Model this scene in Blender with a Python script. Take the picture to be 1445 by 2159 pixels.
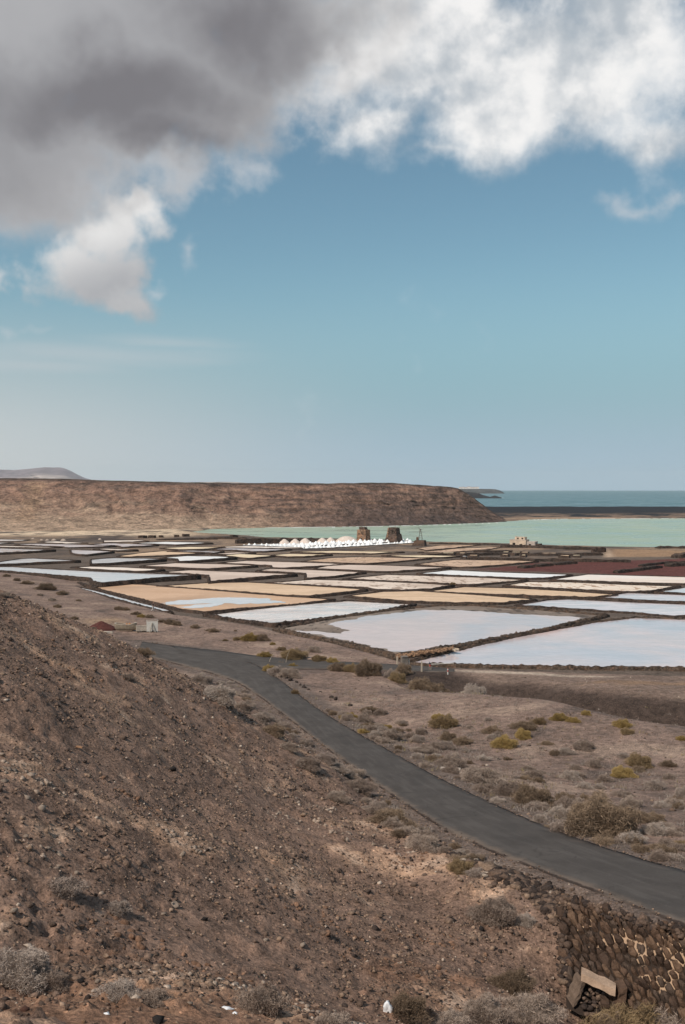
import bpy, math, random
import numpy as np
from mathutils import Vector

random.seed(7)
rng = np.random.default_rng(11)
scene = bpy.context.scene
COL = scene.collection
for o in list(bpy.data.objects):
    bpy.data.objects.remove(o)

# ------------------------------------------------------------------ camera
H = 22.0            # eye height above the salt pans (metres)
F = 2159.0          # focal length in photograph pixels
CX, YH = 722.5, 1031.3
cam_d = bpy.data.cameras.new('camera')
cam = bpy.data.objects.new('camera', cam_d)
COL.objects.link(cam)
cam.location = (0, 0, H)
cam.rotation_euler = (math.radians(90), 0, 0)
cam_d.sensor_fit = 'VERTICAL'
cam_d.sensor_height = 36.0
cam_d.lens = 36.0 * F / 2159.0
cam_d.shift_y = -(1079.5 - YH) / 2159.0
cam_d.clip_start = 0.1
cam_d.clip_end = 60000
scene.camera = cam

# ------------------------------------------------------------------ light
SUN_AZ = math.radians(-134)      # seen from above, measured from +Y (view) to the right
SUN_EL = math.radians(47)
sd = bpy.data.lights.new('sun', 'SUN')
sd.energy = 3.6
sd.angle = math.radians(1.5)
sd.color = (1.0, 0.91, 0.80)
sun = bpy.data.objects.new('sun', sd)
COL.objects.link(sun)
sdir = Vector((math.sin(SUN_AZ) * math.cos(SUN_EL), math.cos(SUN_AZ) * math.cos(SUN_EL), math.sin(SUN_EL)))
sun.rotation_euler = sdir.to_track_quat('Z', 'Y').to_euler()
sun.location = (-60, -20, 120)

vs = scene.view_settings
vs.view_transform = 'Standard'
vs.look = 'None'
vs.gamma = 1.0
vs.use_curve_mapping = False
vs.exposure = 0.0
scene.cycles.max_bounces = 5
scene.cycles.diffuse_bounces = 3
scene.cycles.volume_bounces = 2
scene.cycles.transparent_max_bounces = 8

# ------------------------------------------------------------------ node helper
class NT:
    """tiny expression builder for shader nodes"""
    def __init__(self, tree):
        self.t = tree
        self.n = tree.nodes
        self.l = tree.links
    def new(self, typ, **kw):
        n = self.n.new(typ)
        for k, v in kw.items():
            setattr(n, k, v)
        return n
    def put(self, sock, v):
        if isinstance(v, bpy.types.NodeSocket):
            self.l.new(v, sock)
        else:
            sock.default_value = v
    def m(self, op, a, b=None, c=None, clamp=False):
        n = self.new('ShaderNodeMath', operation=op)
        n.use_clamp = clamp
        self.put(n.inputs[0], a)
        if b is not None: self.put(n.inputs[1], b)
        if c is not None: self.put(n.inputs[2], c)
        return n.outputs[0]
    def add(self, a, b): return self.m('ADD', a, b)
    def sub(self, a, b): return self.m('SUBTRACT', a, b)
    def mul(self, a, b): return self.m('MULTIPLY', a, b)
    def smooth(self, v, lo, hi, t0=0.0, t1=1.0):
        n = self.new('ShaderNodeMapRange', interpolation_type='SMOOTHSTEP')
        self.put(n.inputs[0], v); self.put(n.inputs[1], lo); self.put(n.inputs[2], hi)
        self.put(n.inputs[3], t0); self.put(n.inputs[4], t1)
        return n.outputs[0]
    def mix(self, f, a, b, mode='MIX'):
        n = self.new('ShaderNodeMix', data_type='RGBA', blend_type=mode)
        self.put(n.inputs[0], f)
        self.put(n.inputs[6], (*a, 1) if isinstance(a, tuple) and len(a) == 3 else a)
        self.put(n.inputs[7], (*b, 1) if isinstance(b, tuple) and len(b) == 3 else b)
        return n.outputs[2]
    def noise(self, vec, scale, detail=4, rough=0.55, dist=0.0, lac=2.0):
        n = self.new('ShaderNodeTexNoise')
        if vec is not None: self.l.new(vec, n.inputs['Vector'])
        n.inputs['Scale'].default_value = scale
        n.inputs['Detail'].default_value = detail
        n.inputs['Roughness'].default_value = rough
        n.inputs['Distortion'].default_value = dist
        n.inputs['Lacunarity'].default_value = lac
        return n.outputs[0]
    def voro(self, vec, scale, feature='F1', rand=1.0):
        n = self.new('ShaderNodeTexVoronoi', feature=feature)
        if vec is not None: self.l.new(vec, n.inputs['Vector'])
        n.inputs['Scale'].default_value = scale
        n.inputs['Randomness'].default_value = rand
        return n
    def vec(self, op, a, b=None):
        n = self.new('ShaderNodeVectorMath', operation=op)
        self.put(n.inputs[0], a)
        if b is not None: self.put(n.inputs[1], b)
        return n.outputs[0]
    def comb(self, x, y, z):
        n = self.new('ShaderNodeCombineXYZ')
        self.put(n.inputs[0], x); self.put(n.inputs[1], y); self.put(n.inputs[2], z)
        return n.outputs[0]
    def sep(self, v):
        n = self.new('ShaderNodeSeparateXYZ'); self.l.new(v, n.inputs[0])
        return n.outputs

# ------------------------------------------------------------------ sky
world = bpy.data.worlds.new('World')
scene.world = world
world.use_nodes = True
T = NT(world.node_tree)
T.n.clear()
out = T.new('ShaderNodeOutputWorld')
bg = T.new('ShaderNodeBackground')
bg.inputs['Strength'].default_value = 0.1
T.l.new(bg.outputs[0], out.inputs[0])
sky = T.new('ShaderNodeTexSky', sky_type='NISHITA')
sky.sun_disc = False
sky.sun_elevation = SUN_EL
sky.sun_rotation = SUN_AZ
sky.altitude = 20
sky.air_density = 1.0
sky.dust_density = 0.7
sky.ozone_density = 1.0
dirv = T.new('ShaderNodeTexCoord').outputs['Generated']
dx, dy, dz = T.sep(dirv)
az = T.m('ARCTAN2', dx, dy)
el = T.m('ARCSINE', dz)

def ang(px, py):
    a = math.atan((px - CX) / F)
    return a, math.atan((YH - py) / F * math.cos(a))

# domain warp so that cloud outlines billow
wa = T.sub(T.noise(dirv, 9.0, 4, 0.55), 0.5)
wb = T.sub(T.noise(T.vec('ADD', dirv, (3.1, 1.7, 5.2)), 9.0, 4, 0.55), 0.5)
az_w = T.add(az, T.mul(wa, 0.16))
el_w = T.add(el, T.mul(wb, 0.11))

def blob(px, py, rx, ry, amp, warp=True):
    a, e = ang(px, py)
    kx, ky = F / rx, F / ry
    u = T.mul(T.sub(az_w if warp else az, a), kx)
    v = T.mul(T.sub(el_w if warp else el, e), ky)
    r2 = T.add(T.mul(u, u), T.mul(v, v))
    return T.mul(T.m('MAXIMUM', T.sub(1.0, T.m('SQRT', r2)), -0.6), amp)

def union(items):
    r = items[0]
    for i in items[1:]:
        n = T.new('ShaderNodeMath', operation='SMOOTH_MAX')
        T.put(n.inputs[0], r); T.put(n.inputs[1], i); n.inputs[2].default_value = 0.12
        r = n.outputs[0]
    return r
n_big = T.sub(T.noise(dirv, 5.0, 7, 0.56), 0.5)
n_mid = T.sub(T.noise(T.vec('ADD', dirv, (1.3, 4.4, 2.2)), 13.0, 7, 0.6), 0.5)

n_fin = T.sub(T.noise(T.vec('ADD', dirv, (7.3, 2.4, 1.2)), 22.0, 8, 0.6), 0.5)
# heavy grey cloud, upper left of the view and on over the viewer's left shoulder
darkf = union([blob(60, -60, 760, 420, 1.0), blob(300, 160, 400, 230, 0.9), blob(-20, 300, 380, 200, 0.9),
               blob(-700, 60, 800, 480, 1.0), blob(560, 20, 260, 200, 0.7), blob(250, 300, 240, 110, 0.55)])
# bright white bank, upper right
whitef = union([blob(900, 60, 300, 190, 0.62), blob(1130, 190, 340, 170, 0.8), blob(1340, 60, 260, 190, 0.62),
                blob(800, 250, 190, 90, 0.5), blob(1360, 290, 190, 80, 0.5), blob(980, 320, 200, 50, 0.36), blob(700, 120, 160, 190, 0.5),
                blob(1800, 120, 500, 240, 0.7)])
# small cumulus below the grey cloud
cumf = union([blob(185, 575, 150, 95, 0.9), blob(190, 500, 80, 62, 0.62), blob(250, 630, 150, 52, 0.66), blob(290, 462, 70, 45, 0.42),
              blob(0, 595, 44, 44, 0.6), blob(285, 470, 90, 40, 0.5)])
wispf = union([blob(505, 402, 110, 55, 0.6), blob(428, 515, 52, 46, 0.5), blob(360, 385, 190, 70, 0.6), blob(120, 405, 260, 60, 0.6), blob(40, 685, 60, 20, 0.4), blob(1395, 422, 130, 40, 0.6), blob(360, 590, 40, 26, 0.4), blob(600, 250, 190, 90, 0.5)])
# the rest of the sky goes on with scattered clouds of the same kind
beyond = T.m('MAXIMUM', T.smooth(T.m('ABSOLUTE', az), 0.42, 0.75), T.smooth(el, 0.5, 0.75))
gen = T.sub(T.mul(T.noise(dirv, 2.2, 3, 0.5), 1.7), 0.86)
gen = T.sub(gen, T.mul(T.sub(1.0, beyond), 2.0))
low = T.smooth(el, 0.10, 0.24)
gen = T.sub(gen, T.mul(T.sub(1.0, low), 1.0))

d_dark = T.smooth(T.add(darkf, T.add(T.mul(n_big, 0.75), T.add(T.mul(n_mid, 0.30), T.mul(n_fin, 0.30)))), 0.02, 0.42)
d_white = T.smooth(T.add(whitef, T.add(T.mul(n_big, 1.15), T.add(T.mul(n_mid, 0.5), T.mul(n_fin, 0.45)))), -0.04, 0.50)
d_cum = T.smooth(T.add(cumf, T.add(T.mul(n_big, 0.5), T.mul(n_fin, 0.95))), 0.03, 0.50)
d_wisp = T.mul(T.smooth(T.add(wispf, T.add(T.mul(n_big, 0.4), T.mul(n_fin, 1.5))), 0.05, 0.75), 0.62)
d_gen = T.smooth(T.add(gen, T.mul(n_mid, 0.4)), 0.0, 0.35)

# thin veils low on the left
veil = T.mul(T.smooth(T.add(union([blob(160, 745, 420, 34, 0.6, False), blob(330, 722, 240, 20, 0.5, False), blob(60, 770, 300, 26, 0.5, False)]),
                            T.mul(T.noise(T.vec('MULTIPLY', dirv, (4, 4, 30)), 2.2, 5, 0.6), 0.55)), 0.28, 0.85), 0.36)
haze_l = T.mul(T.mul(T.smooth(az, 0.12, -0.40), T.smooth(el, 0.20, 0.0)), 0.95)

# clear sky: Nishita, tinted towards the photograph's soft teal
SKYTINT = (0.93, 1.07, 0.95)
skyc = T.mix(1.0, sky.outputs[0], SKYTINT, 'MULTIPLY')
hsv = T.new('ShaderNodeHueSaturation'); T.l.new(skyc, hsv.inputs['Color'])
hsv.inputs['Saturation'].default_value = 1.06
hsv.inputs['Value'].default_value = 1.0
skyc = hsv.outputs[0]

# cloud self shading: compare the noise here with the noise a step towards the sun
sh_dir = tuple(v * 0.045 for v in (-0.80, 0.0, 0.6))
n_sh = T.sub(T.noise(T.vec('ADD', T.vec('ADD', dirv, sh_dir), (1.3, 4.4, 2.2)), 9.0, 3, 0.45), 0.5)
n_lo = T.sub(T.noise(T.vec('ADD', dirv, (1.3, 4.4, 2.2)), 9.0, 3, 0.45), 0.5)
n_sh2 = T.sub(T.noise(T.vec('ADD', T.vec('ADD', dirv, tuple(v * 0.35 for v in sh_dir)), (7.3, 2.4, 1.2)), 22.0, 5, 0.55), 0.5)
n_lo2 = T.sub(T.noise(T.vec('ADD', dirv, (7.3, 2.4, 1.2)), 22.0, 5, 0.55), 0.5)
lit = T.smooth(T.add(T.sub(n_lo, n_sh), T.mul(T.sub(n_lo2, n_sh2), 0.75)), -0.22, 0.20)

core = union([blob(230, 215, 420, 130, 1.0), blob(330, 300, 190, 80, 0.8), blob(500, 60, 260, 180, 0.75), blob(-700, 200, 900, 260, 0.9)])
core = T.smooth(T.add(core, T.add(T.mul(n_big, 0.7), T.mul(n_mid, 0.25))), 0.0, 0.75)
grey = T.mix(T.smooth(T.add(darkf, T.mul(n_big, 0.6)), 0.10, 0.50), (5.6, 5.6, 5.7), (3.95, 3.93, 4.08))
grey = T.mix(T.smooth(n_big, -0.1, 0.2), grey, (4.6, 4.58, 4.68))
grey = T.mix(core, grey, (1.98, 1.90, 2.03))
white = T.mix(lit, (4.9, 5.3, 5.7), (9.8, 9.6, 9.4))
a0, e0 = ang(195, 560)
cum = T.mix(T.smooth(T.add(el, T.mul(T.sub(0, az), 0.35)), 0.265, 0.335), (4.3, 4.25, 4.4), (9.0, 8.8, 8.6))
cum = T.mix(T.mul(lit, 0.35), cum, (7.0, 6.9, 6.8))
cum = T.mix(T.smooth(el, 0.255, 0.30), cum, T.mix(T.smooth(el, 0.20, 0.255), (4.6, 4.5, 4.6), cum))

c = skyc
c = T.mix(T.mul(T.smooth(el, 0.23, 0.02), 0.97), c, T.mix(T.smooth(el, 0.12, 0.0), (2.25, 3.75, 4.85), (3.86, 5.15, 6.2)))
c = T.mix(haze_l, c, (6.0, 6.2, 6.1))
c = T.mix(veil, c, (5.8, 6.0, 6.2))
c = T.mix(T.mul(d_gen, 0.9), c, white)
c = T.mix(d_wisp, c, (6.4, 6.5, 6.7))
c = T.mix(T.mul(d_cum, 0.93), c, cum)
c = T.mix(T.mul(d_white, 0.93), c, white)
c = T.mix(T.mul(d_dark, 0.98), c, grey)
T.l.new(c, bg.inputs['Color'])

world.cycles.sampling_method = 'MANUAL'
world.cycles.sample_map_resolution = 256

# ------------------------------------------------------------------ numpy noise
_perm = np.random.default_rng(3).permutation(512)
_perm = np.concatenate([_perm, _perm, _perm])
_gr = np.array([(math.cos(a), math.sin(a)) for a in np.linspace(0, 2 * math.pi, 16, endpoint=False)])

def perlin(x, y):
    xi = np.floor(x).astype(np.int64); yi = np.floor(y).astype(np.int64)
    xf = x - xi; yf = y - yi
    u = xf * xf * xf * (xf * (xf * 6 - 15) + 10); v = yf * yf * yf * (yf * (yf * 6 - 15) + 10)
    def g(ix, iy, fx, fy):
        h = _perm[_perm[ix & 511] + (iy & 511)] & 15
        return _gr[h, 0] * fx + _gr[h, 1] * fy
    a = g(xi, yi, xf, yf); b = g(xi + 1, yi, xf - 1, yf)
    c_ = g(xi, yi + 1, xf, yf - 1); d = g(xi + 1, yi + 1, xf - 1, yf - 1)
    return (a + u * (b - a)) * (1 - v) + (c_ + u * (d - c_)) * v

def fbm(x, y, scale, octv=4, gain=0.5):
    x = np.asarray(x, float) / scale; y = np.asarray(y, float) / scale
    r = np.zeros(np.broadcast(x, y).shape); a = 1.0
    for i in range(octv):
        r = r + a * perlin(x + 17.3 * i, y - 9.1 * i)
        x = x * 2.03; y = y * 2.03; a *= gain
    return r

def ss(v, lo, hi):
    t = np.clip((v - lo) / (hi - lo), 0, 1)
    return t * t * (3 - 2 * t)

# ------------------------------------------------------------------ pixel <-> place
def at(px, py, z=0.0):
    """ground point of height z seen at photograph pixel (px, py)"""
    d = (H - z) * F / (py - YH)
    return Vector(((px - CX) / F * d, d, z))

def atd(px, py, d):
    return Vector(((px - CX) / F * d, d, H - (py - YH) * d / F))

# ------------------------------------------------------------------ object helpers
def mesh_obj(name, verts, faces, mat, parent=None, smooth=False):
    me = bpy.data.meshes.new(name)
    me.from_pydata([tuple(v) for v in verts], [], [tuple(f) for f in faces])
    me.update()
    if mat is not None: me.materials.append(mat)
    if smooth: me.shade_smooth()
    o = bpy.data.objects.new(name, me)
    COL.objects.link(o)
    if parent is not None: o.parent = parent
    return o

def np_mesh(name, V, Fq, mat, colors=None, smooth=True, parent=None):
    """fast mesh from numpy arrays; Fq is (n,3) or (n,4)"""
    V = np.asarray(V, np.float32); Fq = np.asarray(Fq, np.int32)
    me = bpy.data.meshes.new(name)
    k = Fq.shape[1]
    me.vertices.add(len(V)); me.vertices.foreach_set('co', V.ravel())
    me.loops.add(Fq.size); me.loops.foreach_set('vertex_index', Fq.ravel())
    me.polygons.add(len(Fq))
    me.polygons.foreach_set('loop_start', np.arange(0, Fq.size, k, dtype=np.int32))
    me.polygons.foreach_set('loop_total', np.full(len(Fq), k, np.int32))
    if smooth: me.polygons.foreach_set('use_smooth', np.ones(len(Fq), bool))
    me.update(calc_edges=True)
    if colors is not None:
        ca = me.color_attributes.new('Col', 'FLOAT_COLOR', 'POINT')
        cc = np.ones((len(V), 4), np.float32); cc[:, :3] = colors
        ca.data.foreach_set('color', cc.ravel())
    if mat is not None: me.materials.append(mat)
    o = bpy.data.objects.new(name, me)
    COL.objects.link(o)
    if parent is not None: o.parent = parent
    return o

def grid_faces(nu, nv):
    i = np.arange(nu * nv).reshape(nu, nv)
    return np.stack([i[:-1, :-1], i[:-1, 1:], i[1:, 1:], i[1:, :-1]], -1).reshape(-1, 4)

def structure(o):
    o['kind'] = 'structure'; return o

def stuff(o, label, cat):
    o['kind'] = 'stuff'
    if label: o['label'] = label
    if cat: o['category'] = cat
    return o

def tag(o, label, cat, group=None):
    o['label'] = label; o['category'] = cat
    if group: o['group'] = group
    return o

def thing(name, label, cat, loc=(0, 0, 0), rotz=0.0, group=None, scale=1.0):
    o = bpy.data.objects.new(name, None)
    COL.objects.link(o)
    o.location = loc; o.rotation_euler = (0, 0, rotz)
    if scale != 1.0: o.scale = (scale,) * 3
    o.empty_display_size = 0.3
    return tag(o, label, cat, group)

class MB:
    """collects boxes, prisms and tubes into one mesh"""
    def __init__(self): self.v = []; self.f = []
    def add(self, vs, fs):
        b = len(self.v); self.v += [tuple(p) for p in vs]; self.f += [tuple(i + b for i in f) for f in fs]
        return self
    def box(self, x0, x1, y0, y1, z0, z1):
        return self.frustum((x0, x1, y0, y1, z0), (x0, x1, y0, y1, z1))
    def frustum(self, a, b):
        (x0, x1, y0, y1, z0), (X0, X1, Y0, Y1, z1) = a, b
        vs = [(x0, y0, z0), (x1, y0, z0), (x1, y1, z0), (x0, y1, z0), (X0, Y0, z1), (X1, Y0, z1), (X1, Y1, z1), (X0, Y1, z1)]
        return self.add(vs, [(3, 2, 1, 0), (4, 5, 6, 7), (0, 1, 5, 4), (1, 2, 6, 5), (2, 3, 7, 6), (3, 0, 4, 7)])
    def tube(self, p, q, r0, r1=None, n=7):
        p = Vector(p); q = Vector(q); r1 = r0 if r1 is None else r1
        d = (q - p).normalized(); u = d.orthogonal().normalized(); w = d.cross(u)
        vs = []
        for c_, r in ((p, r0), (q, r1)):
            for i in range(n):
                t = 2 * math.pi * i / n
                vs.append(c_ + (u * math.cos(t) + w * math.sin(t)) * r)
        fs = [(i, (i + 1) % n, n + (i + 1) % n, n + i) for i in range(n)]
        fs += [tuple(range(n - 1, -1, -1)), tuple(range(n, 2 * n))]
        return self.add(vs, fs)
    def rough(self, amt, seed=1):
        r = random.Random(seed)
        cache = {}
        nv = []
        for p in self.v:
            k = tuple(round(c_, 3) for c_ in p)
            if k not in cache: cache[k] = tuple(c_ + r.uniform(-amt, amt) for c_ in p)
            nv.append(cache[k])
        self.v = nv
        return self
    def build(self, name, mat, parent=None, smooth=False):
        return mesh_obj(name, self.v, self.f, mat, parent, smooth)

def copy_thing(o, label=None, group=None):
    c_ = o.copy(); COL.objects.link(c_)
    if label: c_['label'] = label
    if group: c_['group'] = group
    for ch in o.children:
        k = ch.copy(); COL.objects.link(k); k.parent = c_
        for g in ch.children:
            h = g.copy(); COL.objects.link(h); h.parent = k
    return c_

# ------------------------------------------------------------------ materials
def new_mat(name):
    m = bpy.data.materials.new(name); m.use_nodes = True
    t = NT(m.node_tree); t.n.clear()
    o = t.new('ShaderNodeOutputMaterial'); b = t.new('ShaderNodeBsdfPrincipled')
    t.l.new(b.outputs[0], o.inputs[0])
    b.inputs['Roughness'].default_value = 0.95
    b.inputs['Specular IOR Level'].default_value = 0.15
    return m, t, b

def bump(t, b, h, strength, dist):
    n = t.new('ShaderNodeBump'); n.inputs['Strength'].default_value = strength; n.inputs['Distance'].default_value = dist
    t.put(n.inputs['Height'], h); t.l.new(n.outputs[0], b.inputs['Normal'])
    return n

def simple(name, col, var=0.25, scale=4.0, rough=0.9, bmp=0.3, dist=0.02, spec=0.15, dark=None):
    """plain matt material whose colour wanders with two noises"""
    m, t, b = new_mat(name)
    p = t.new('ShaderNodeTexCoord').outputs['Object']
    n1 = t.noise(p, scale, 5, 0.6); n2 = t.noise(p, scale * 7, 3, 0.6)
    lo = tuple(c_ * (1 - var) for c_ in col) if dark is None else dark
    hi = tuple(min(1, c_ * (1 + var)) for c_ in col)
    c_ = t.mix(t.smooth(t.add(t.mul(n1, 0.65), t.mul(n2, 0.35)), 0.32, 0.68), lo, hi)
    t.l.new(c_, b.inputs['Base Color'])
    b.inputs['Roughness'].default_value = rough
    b.inputs['Specular IOR Level'].default_value = spec
    if bmp: bump(t, b, t.add(n1, t.mul(n2, 0.5)), bmp, dist)
    return m

def ground_mat():
    m, t, b = new_mat('ground')
    col = t.new('ShaderNodeVertexColor'); col.layer_name = 'Col'
    p = t.new('ShaderNodeNewGeometry').outputs['Position']
    big = t.noise(p, 0.22, 5, 0.6); mid = t.noise(p, 1.6, 6, 0.68); fine = t.noise(p, 9.0, 5, 0.75)
    f = t.add(t.mul(big, 0.15), t.add(t.mul(mid, 0.37), t.mul(fine, 0.48)))
    k = t.smooth(f, 0.36, 0.64, 0.42, 1.85)
    c_ = t.mix(1.0, col.outputs[0], t.comb(k, k, k), 'MULTIPLY')
    # pale chips and dark pebbles
    v = t.voro(p, 7.0)
    chip = t.smooth(v.outputs['Distance'], 0.30, 0.18)
    rnd = t.sep(v.outputs['Color'])[0]
    pale = t.mul(chip, t.smooth(rnd, 0.80, 0.84)); darkp = t.mul(chip, t.smooth(rnd, 0.30, 0.26))
    c_ = t.mix(t.mul(pale, 0.8), c_, t.mix(1.0, c_, (2.3, 2.2, 2.1), 'MULTIPLY'))
    c_ = t.mix(t.mul(darkp, 0.8), c_, t.mix(1.0, c_, (0.55, 0.5, 0.5), 'MULTIPLY'))
    t.l.new(c_, b.inputs['Base Color'])
    hgt = t.add(t.mul(mid, 0.8), t.add(t.mul(fine, 0.35), t.mul(t.sub(0.5, v.outputs['Distance']), 0.18)))
    bump(t, b, hgt, 1.0, 0.16)
    return m

def rock_mat(name, base, scale=4.0):
    """dry-laid lava stone: cells with dark joints, every stone its own tone"""
    m, t, b = new_mat(name)
    p = t.new('ShaderNodeNewGeometry').outputs['Position']
    v = t.voro(p, scale); e = t.voro(p, scale, 'DISTANCE_TO_EDGE')
    r = t.sep(v.outputs['Color'])
    k = t.smooth(r[0], 0, 1, 0.55, 1.6)
    n = t.noise(p, scale * 4, 4, 0.6)
    c_ = t.mix(1.0, (*base, 1), t.comb(k, k, k), 'MULTIPLY')
    c_ = t.mix(t.mul(t.smooth(r[1], 0.6, 1.0), 0.5), c_, (base[0] * 2.2, base[1] * 1.7, base[2] * 1.4))
    c_ = t.mix(t.smooth(e.outputs['Distance'], 0.06, 0.0), c_, tuple(x * 0.4 for x in base))
    c_ = t.mix(t.mul(t.smooth(t.noise(p, 0.35, 3, 0.5), 0.5, 0.7), 0.45), c_, (base[0] * 2.6, base[1] * 2.2, base[2] * 1.9))
    t.l.new(c_, b.inputs['Base Color'])
    bump(t, b, t.add(t.m('MINIMUM', e.outputs['Distance'], 0.15), t.mul(n, 0.08)), 1.0, 0.35)
    return m

def water_mat(name, deep, pale, rough=0.1, wave=1.2, wstr=0.25, spread=0.08, spec=0.5, coat=0.0, lo=0.35, hi=0.65):
    m, t, b = new_mat(name)
    p = t.new('ShaderNodeNewGeometry').outputs['Position']
    n = t.noise(p, spread, 4, 0.55, 0.6)
    n2 = t.noise(t.vec('MULTIPLY', p, (spread * 3.0, spread * 6.0, 1)), 1.0, 5, 0.6, 0.8)
    n4 = t.noise(p, 0.7, 4, 0.65)
    c_ = t.mix(t.smooth(n, lo, hi), deep, pale)
    kk = t.smooth(t.add(t.mul(n2, 0.6), t.mul(n4, 0.4)), 0.30, 0.70, 0.93, 1.06)
    t.l.new(t.mix(1.0, c_, t.comb(kk, kk, kk), 'MULTIPLY'), b.inputs['Base Color'])
    t.l.new(t.smooth(n2, 0.35, 0.65, rough * 0.6, rough * 1.8), b.inputs['Roughness'])
    b.inputs['Specular IOR Level'].default_value = spec
    w = t.noise(p, wave, 3, 0.6)
    bump(t, b, w, wstr, 0.05)
    return m

def bed_mat(name, a, b_, c3, streak=(0.12, 0.03), spots=None, rough=0.75, wet=0.0, sc=1.0, bmp=0.35):
    """salt-pan floor: two tones streaked along the pan plus a third in patches"""
    m, t, b = new_mat(name)
    p = t.new('ShaderNodeNewGeometry').outputs['Position']
    q = t.vec('MULTIPLY', p, (streak[1] * sc, streak[0] * sc, 0.1))
    n1 = t.noise(q, 1.6, 6, 0.62, 0.8); n2 = t.noise(p, 0.9, 5, 0.65); n3 = t.noise(p, 0.05, 3, 0.5)
    c_ = t.mix(t.smooth(t.add(t.mul(n1, 0.6), t.mul(n2, 0.4)), 0.36, 0.64), a, b_)
    c_ = t.mix(t.mul(t.smooth(n3, 0.50, 0.66), 0.7), c_, c3)
    if spots:
        s = t.smooth(t.noise(t.vec('MULTIPLY', p, (0.5, 0.22, 1)), 1.0, 4, 0.62, 0.5), 0.53, 0.60)
        c_ = t.mix(t.mul(s, 0.85), c_, spots)
    t.l.new(c_, b.inputs['Base Color'])
    b.inputs['Roughness'].default_value = rough
    b.inputs['Specular IOR Level'].default_value = 0.35 if wet else 0.12
    bump(t, b, t.add(n2, t.mul(t.noise(p, 5.0, 3, 0.6), 0.4)), bmp, 0.12)
    return m

# ------------------------------------------------------------------ road in plan (edges traced as places on the slope)
def road_z(py):
    return float(np.interp(py, [1340, 1380, 1420, 1480, 1550, 1650, 1750, 1850, 1950, 2100], [0.85, 0.9, 1.2, 2.1, 3.3, 5.0, 6.4, 7.5, 8.3, 9.2]))
def road_pts(pts):
    return [at(px, py, road_z(py)) for px, py in pts]
ROAD_L = road_pts([(1640, 2030), (1445, 1952), (1300, 1898), (1200, 1858), (1040, 1800), (940, 1752), (860, 1702), (780, 1644), (690, 1580), (640, 1540), (560, 1478), (500, 1438), (440, 1418), (370, 1400), (290, 1378)])
ROAD_R = road_pts([(1640, 1898), (1445, 1836), (1300, 1797), (1180, 1757), (1050, 1700), (930, 1643), (830, 1588), (750, 1543), (690, 1508), (645, 1476), (600, 1440), (558, 1410), (530, 1396), (440, 1372), (300, 1353)])
# side road running to the barrier on the right
SIDE_N = [at(px, py, z) for px, py, z in ((440, 1404, 1.05), (560, 1410, 1.0), (700, 1412, .85), (800, 1414, .7), (900, 1417, .62), (958, 1417.5, .58))]
SIDE_F = [at(px, py, z) for px, py, z in ((360, 1361, .92), (470, 1373, .93), (560, 1385, .9), (700, 1394, .8), (800, 1399, .68), (900, 1405, .6), (958, 1411, .56))]

def resample(pts, n):
    pts = [Vector(p) for p in pts]
    L = [0.0]
    for a, b in zip(pts[:-1], pts[1:]): L.append(L[-1] + (b - a).length)
    L = np.array(L); s = np.linspace(0, L[-1], n); A = np.array([tuple(p) for p in pts])
    # smooth (Catmull-like) by double averaging of a dense linear resample
    Q = np.stack([np.interp(s, L, A[:, k]) for k in range(3)], 1)
    w = max(1, n // 40)
    for _ in range(2):
        P = np.pad(Q, ((w, w), (0, 0)), mode='edge')
        ker = np.ones(2 * w + 1) / (2 * w + 1)
        Q2 = np.stack([np.convolve(P[:, k], ker, 'valid') for k in range(3)], 1)
        Q2[0], Q2[-1] = Q[0], Q[-1]
        Q = Q2
    return Q

_EDGE = np.concatenate([resample(ROAD_L, 170), resample(ROAD_R, 170), resample(SIDE_N, 60), resample(SIDE_F, 60)])
def road_edge_z(x, y):
    d2 = (x[:, None] - _EDGE[None, :, 0]) ** 2 + (y[:, None] - _EDGE[None, :, 1]) ** 2
    w = np.exp(-(d2 - d2.min(1, keepdims=True)) / 0.8)
    return (w @ _EDGE[:, 2]) / w.sum(1)

# ------------------------------------------------------------------ near terrain: control points (pixel, pixel, depth in metres)
C = []
for px, py, d in [
    (-500, 1150, 50), (-300, 1175, 52), (-150, 1210, 54), (-400, 1500, 33), (-400, 1900, 22), (-400, 2100, 17),
    (0, 1245, 55), (0, 1301, 48), (0, 1440, 38), (0, 1635, 30), (0, 1859, 24), (0, 2046, 20), (0, 2136, 17),
    (120, 1300, 57), (120, 1400, 48), (120, 1560, 37), (120, 1800, 27.3), (120, 2040, 21.2), (120, 2145, 17.2),
    (250, 1358, 58), (250, 1450, 49), (250, 1600, 38.5), (250, 1800, 29.5), (250, 2000, 23.5), (250, 2085, 20.5), (250, 2150, 17.8),
    (400, 1432, 62), (400, 1550, 49), (400, 1700, 38.5), (400, 1900, 28.5), (400, 2050, 22.8), (400, 2130, 19.3),
    (560, 1540, 60), (560, 1650, 49), (560, 1750, 40), (560, 1900, 31), (560, 2050, 25), (560, 2120, 21.8),
    (700, 1628, 56), (700, 1720, 48), (700, 1850, 38.5), (700, 2000, 30), (700, 2100, 25), (700, 2155, 22.2),
    (850, 1742, 47.5), (850, 1850, 40), (850, 2000, 32), (850, 2100, 27), (850, 2165, 24.5),
    (1000, 1832, 40.5), (1000, 1920, 36), (1000, 2020, 32.5), (1000, 2110, 28.5), (1000, 2165, 26.5),
    (1080, 1935, 35.5), (1080, 2030, 33), (1080, 2100, 30.5),
    (1170, 1905, 36.3), (1170, 2000, 34), (1170, 2090, 31.8), (1170, 2155, 29.5),
    (1260, 2128, 32), (1340, 2165, 31), (1445, 2200, 30), (1600, 2270, 29), (1600, 2500, 24), (1445, 2330, 25.5), (1250, 2260, 27)]:
    C.append(atd(px, py, d))
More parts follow.
